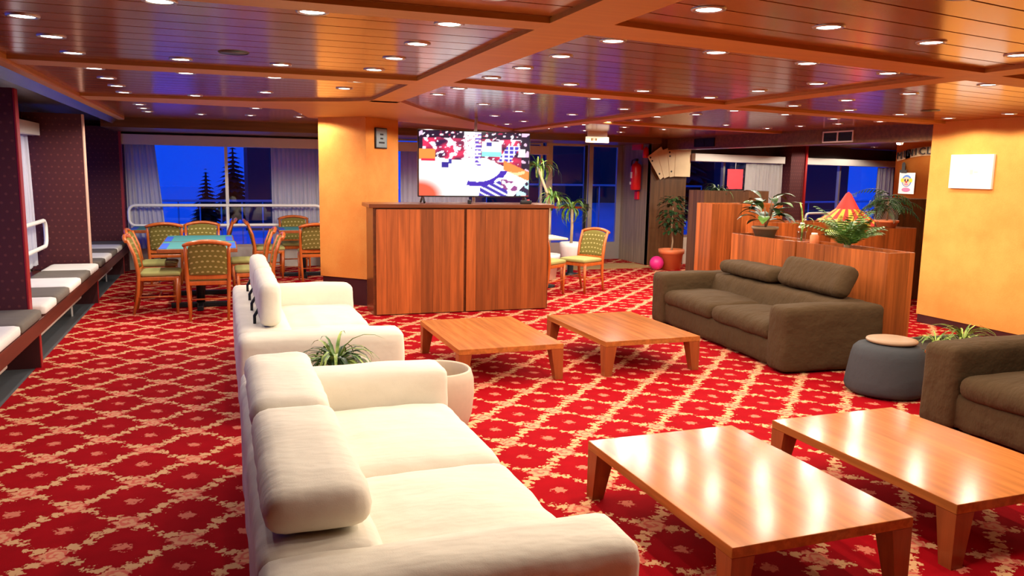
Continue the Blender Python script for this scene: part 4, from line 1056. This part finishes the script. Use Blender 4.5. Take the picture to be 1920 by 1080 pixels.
for i, ch in enumerate('MINICLUB'):
    dg = -5 + i*3.7; s = (dg+8)/3.2/14; z = 1.93 + .10*sin(pi*s*.9+.1) + .065; p0, a = round_pt(dg, z, .05)
    bm = text_mesh(ch, .15, .008); bmesh.ops.rotate(bm, verts=bm.verts[:], cent=(0, 0, 0), matrix=Matrix.Rotation(pi/2, 3, 'X'))
    bmesh.ops.rotate(bm, verts=bm.verts[:], cent=(0, 0, 0), matrix=Matrix.Rotation(a + pi/2, 3, 'Z')); bmesh.ops.translate(bm, verts=bm.verts[:], vec=p0)
    obj('letter', bm, 'ink', bd)
def disc(r, mat, parent, x, z, y, sx=1.0, sz=1.0, n=20, nm='print'):
    bm = nb(); bmesh.ops.create_circle(bm, cap_ends=True, segments=n, radius=r); bmesh.ops.scale(bm, vec=(sx, sz, 1), verts=bm.verts[:])
    bmesh.ops.rotate(bm, verts=bm.verts[:], cent=(0, 0, 0), matrix=Matrix.Rotation(pi/2, 3, 'X')); bmesh.ops.translate(bm, verts=bm.verts[:], vec=(x, y, z)); return obj(nm, bm, mat, parent)
p0, a = round_pt(1, 1.60, .02)
pc = thing('clown_picture', 'white sheet with a drawn smiling clown face on the orange round wall', 'picture', p0, a + pi/2)
pc.scale = (.52, 1, .52)
obj('sheet', bx(-.28, .28, -.008, 0, -.30, .32), 'paper', pc)
disc(.18, 'blue_print', pc, 0, .08, -.010); disc(.14, 'skin_print', pc, 0, .06, -.012)
for s in (-1, 1): disc(.028, 'ink', pc, s*.05, .10, -.014, 1, 1.5); disc(.06, 'yellow_print', pc, s*.15, .10, -.013)
disc(.03, 'red_paint', pc, 0, .05, -.016); disc(.06, 'pink_print', pc, 0, -.02, -.014, 1.2, .45); disc(.13, 'pink_print', pc, 0, -.18, -.011, 1.2, .5)
p0, a = round_pt(-2, 1.83, .02)
fg = thing('wall_figure', 'small dark cut-out figure above the clown picture', 'decoration', p0, a + pi/2)
fg.scale = (.7, 1, .7)
disc(.05, 'ink', fg, 0, .09, -.01, nm='head'); obj('body', prism(nb(), [(-.10, -.012), (.10, -.012), (.10, -.004), (-.10, -.004)], -.10, -.03), 'ink', fg); obj('torso', bx(-.045, .045, -.012, -.004, -.03, .06), 'ink', fg)
p0, a = round_pt(20, 1.60, .02)
pp = thing('yellow_picture', 'yellow-green sheet at the edge of the right wall, beside the clown picture', 'picture', p0, a + pi/2)
pp.scale = (.52, 1, .52)
obj('sheet', bx(-.22, .22, -.008, 0, -.26, .28), 'yellow_print', pp); disc(.10, 'leaf_lime', pp, -.05, .03, -.010)

# ---------------------------------------------------------------- outside
gs = struct('ground_outside', bx(-60, 60, -40, 90, -.9, -.45), 'snow')
bm = nb(); prism(bm, [(-20, 14.35), (5, 14.35), (7.7, 14.35), (30, 20.5), (30, 24), (-20, 24)], -.45, -.12)
struct('terrace_outside', bm, 'snow')
bm = nb(); lo_ = [(4.2, 15.6, -.14), (18, 15.6, -.14), (18, 26, .62), (4.2, 26, .62)]
bm.faces.new([bm.verts.new(p) for p in lo_]); bmesh.ops.solidify(bm, geom=bm.faces[:], thickness=.3)
struct('snow_slope', bm, 'snow')
def house(label, x0, x1, y0, y1, h, seed, rh=1.6):
    t = thing('building', label, 'building', ((x0+x1)/2, (y0+y1)/2, -.45)); hx, hy = (x1-x0)/2, (y1-y0)/2
    obj('wall', bx(-hx, hx, -hy, hy, 0, h), 'night_wall', t)
    bm = nb(); v = [bm.verts.new(p) for p in ((-hx-.4, -hy-.5, h), (hx+.4, -hy-.5, h), (hx+.4, hy+.5, h), (-hx-.4, hy+.5, h), (-hx-.4, 0, h+rh), (hx+.4, 0, h+rh))]
    for q in ((0, 1, 5, 4), (2, 3, 4, 5), (3, 0, 4), (1, 2, 5), (3, 2, 1, 0)): bm.faces.new([v[i] for i in q])
    obj('roof', bm, 'night_wall', t)
house('dark wooden building outside behind the glass door', 8.5, 16.5, 26, 32, 4.2, 1)
house('dark building outside at the far right windows', 17.6, 24.0, 26, 33, 5.0, 2)
house('low dark shed outside at the left of the back window', -5.0, -2.05, 21.0, 24.0, 1.45, 3, .12)
house('dark building outside behind the right pane of the back window', 0.75, 3.4, 24.5, 28, 4.6, 4)
def fir(label, x, y, h, r):
    t = thing('fir_tree', label, 'tree', (x, y, -.45), 0, 'fir trees outside')
    obj('trunk', tube(nb(), [(0, 0, 0), (0, 0, h*.9)], [.12, .03], 6), 'stem_brown', t)
    bm = nb(); rnd = random.Random(int(x*10))
    for k_ in range(17):
        z = h*(.10 + .053*k_); rr = r*(1-k_/17.6)
        for i in range(17):
            a = 2*pi*i/17 + rnd.uniform(0, .4); L_ = rr*rnd.uniform(.75, 1.15)
            p0 = Vector((0, 0, z+.28*rr)); tip = Vector((L_*cos(a), L_*sin(a), z-.12*rr)); sd_ = Vector((-sin(a), cos(a), 0))*rr*.22
            q = [bm.verts.new(p) for p in (p0, p0.lerp(tip, .6)+sd_, tip, p0.lerp(tip, .6)-sd_)]; bm.faces.new(q)
    obj('foliage', bm, 'fir_green', t)
fir('small dark fir tree outside the left pane of the back window', -.42, 26.5, 2.15, .70)
fir('tall dark fir tree outside behind the middle post of the back window', .45, 31.0, 3.1, 1.1)
fir('broad dark fir tree outside the children\'s corner window', 16.9, 22.5, 6.0, 1.6)
fir('dark fir tree outside between the door and the right windows', 13.9, 22.5, 5.5, 1.7)
def fence(label, p0, p1, h, gap=.45):
    t = thing('terrace_rail', label, 'railing', (p0[0], p0[1], -.45), 0, 'terrace railings outside'); d_ = Vector((p1[0]-p0[0], p1[1]-p0[1], 0)); L_ = d_.length
    for z in ((h, h*.55) if gap < 1 else (h,)): obj('bar', tube(nb(), [(0, 0, z), tuple(d_ + Vector((0, 0, z)))], .03, 6), 'alu', t)
    n = int(L_/gap)
    for i in range(n+1): q = d_*(i/n); obj('post', tube(nb(), [(q.x, q.y, 0), (q.x, q.y, h)], .018, 5), 'alu', t)
fence('terrace railing outside behind the back window', (-3.2, 19.6), (3.2, 19.6), 1.35)
fence('terrace railing outside behind the glass door', (6.5, 19.8), (13.0, 19.8), 1.80, 2.2)
fence('terrace railing outside behind the right windows', (14.0, 18.3), (22.0, 20.4), 1.4, 2.0)
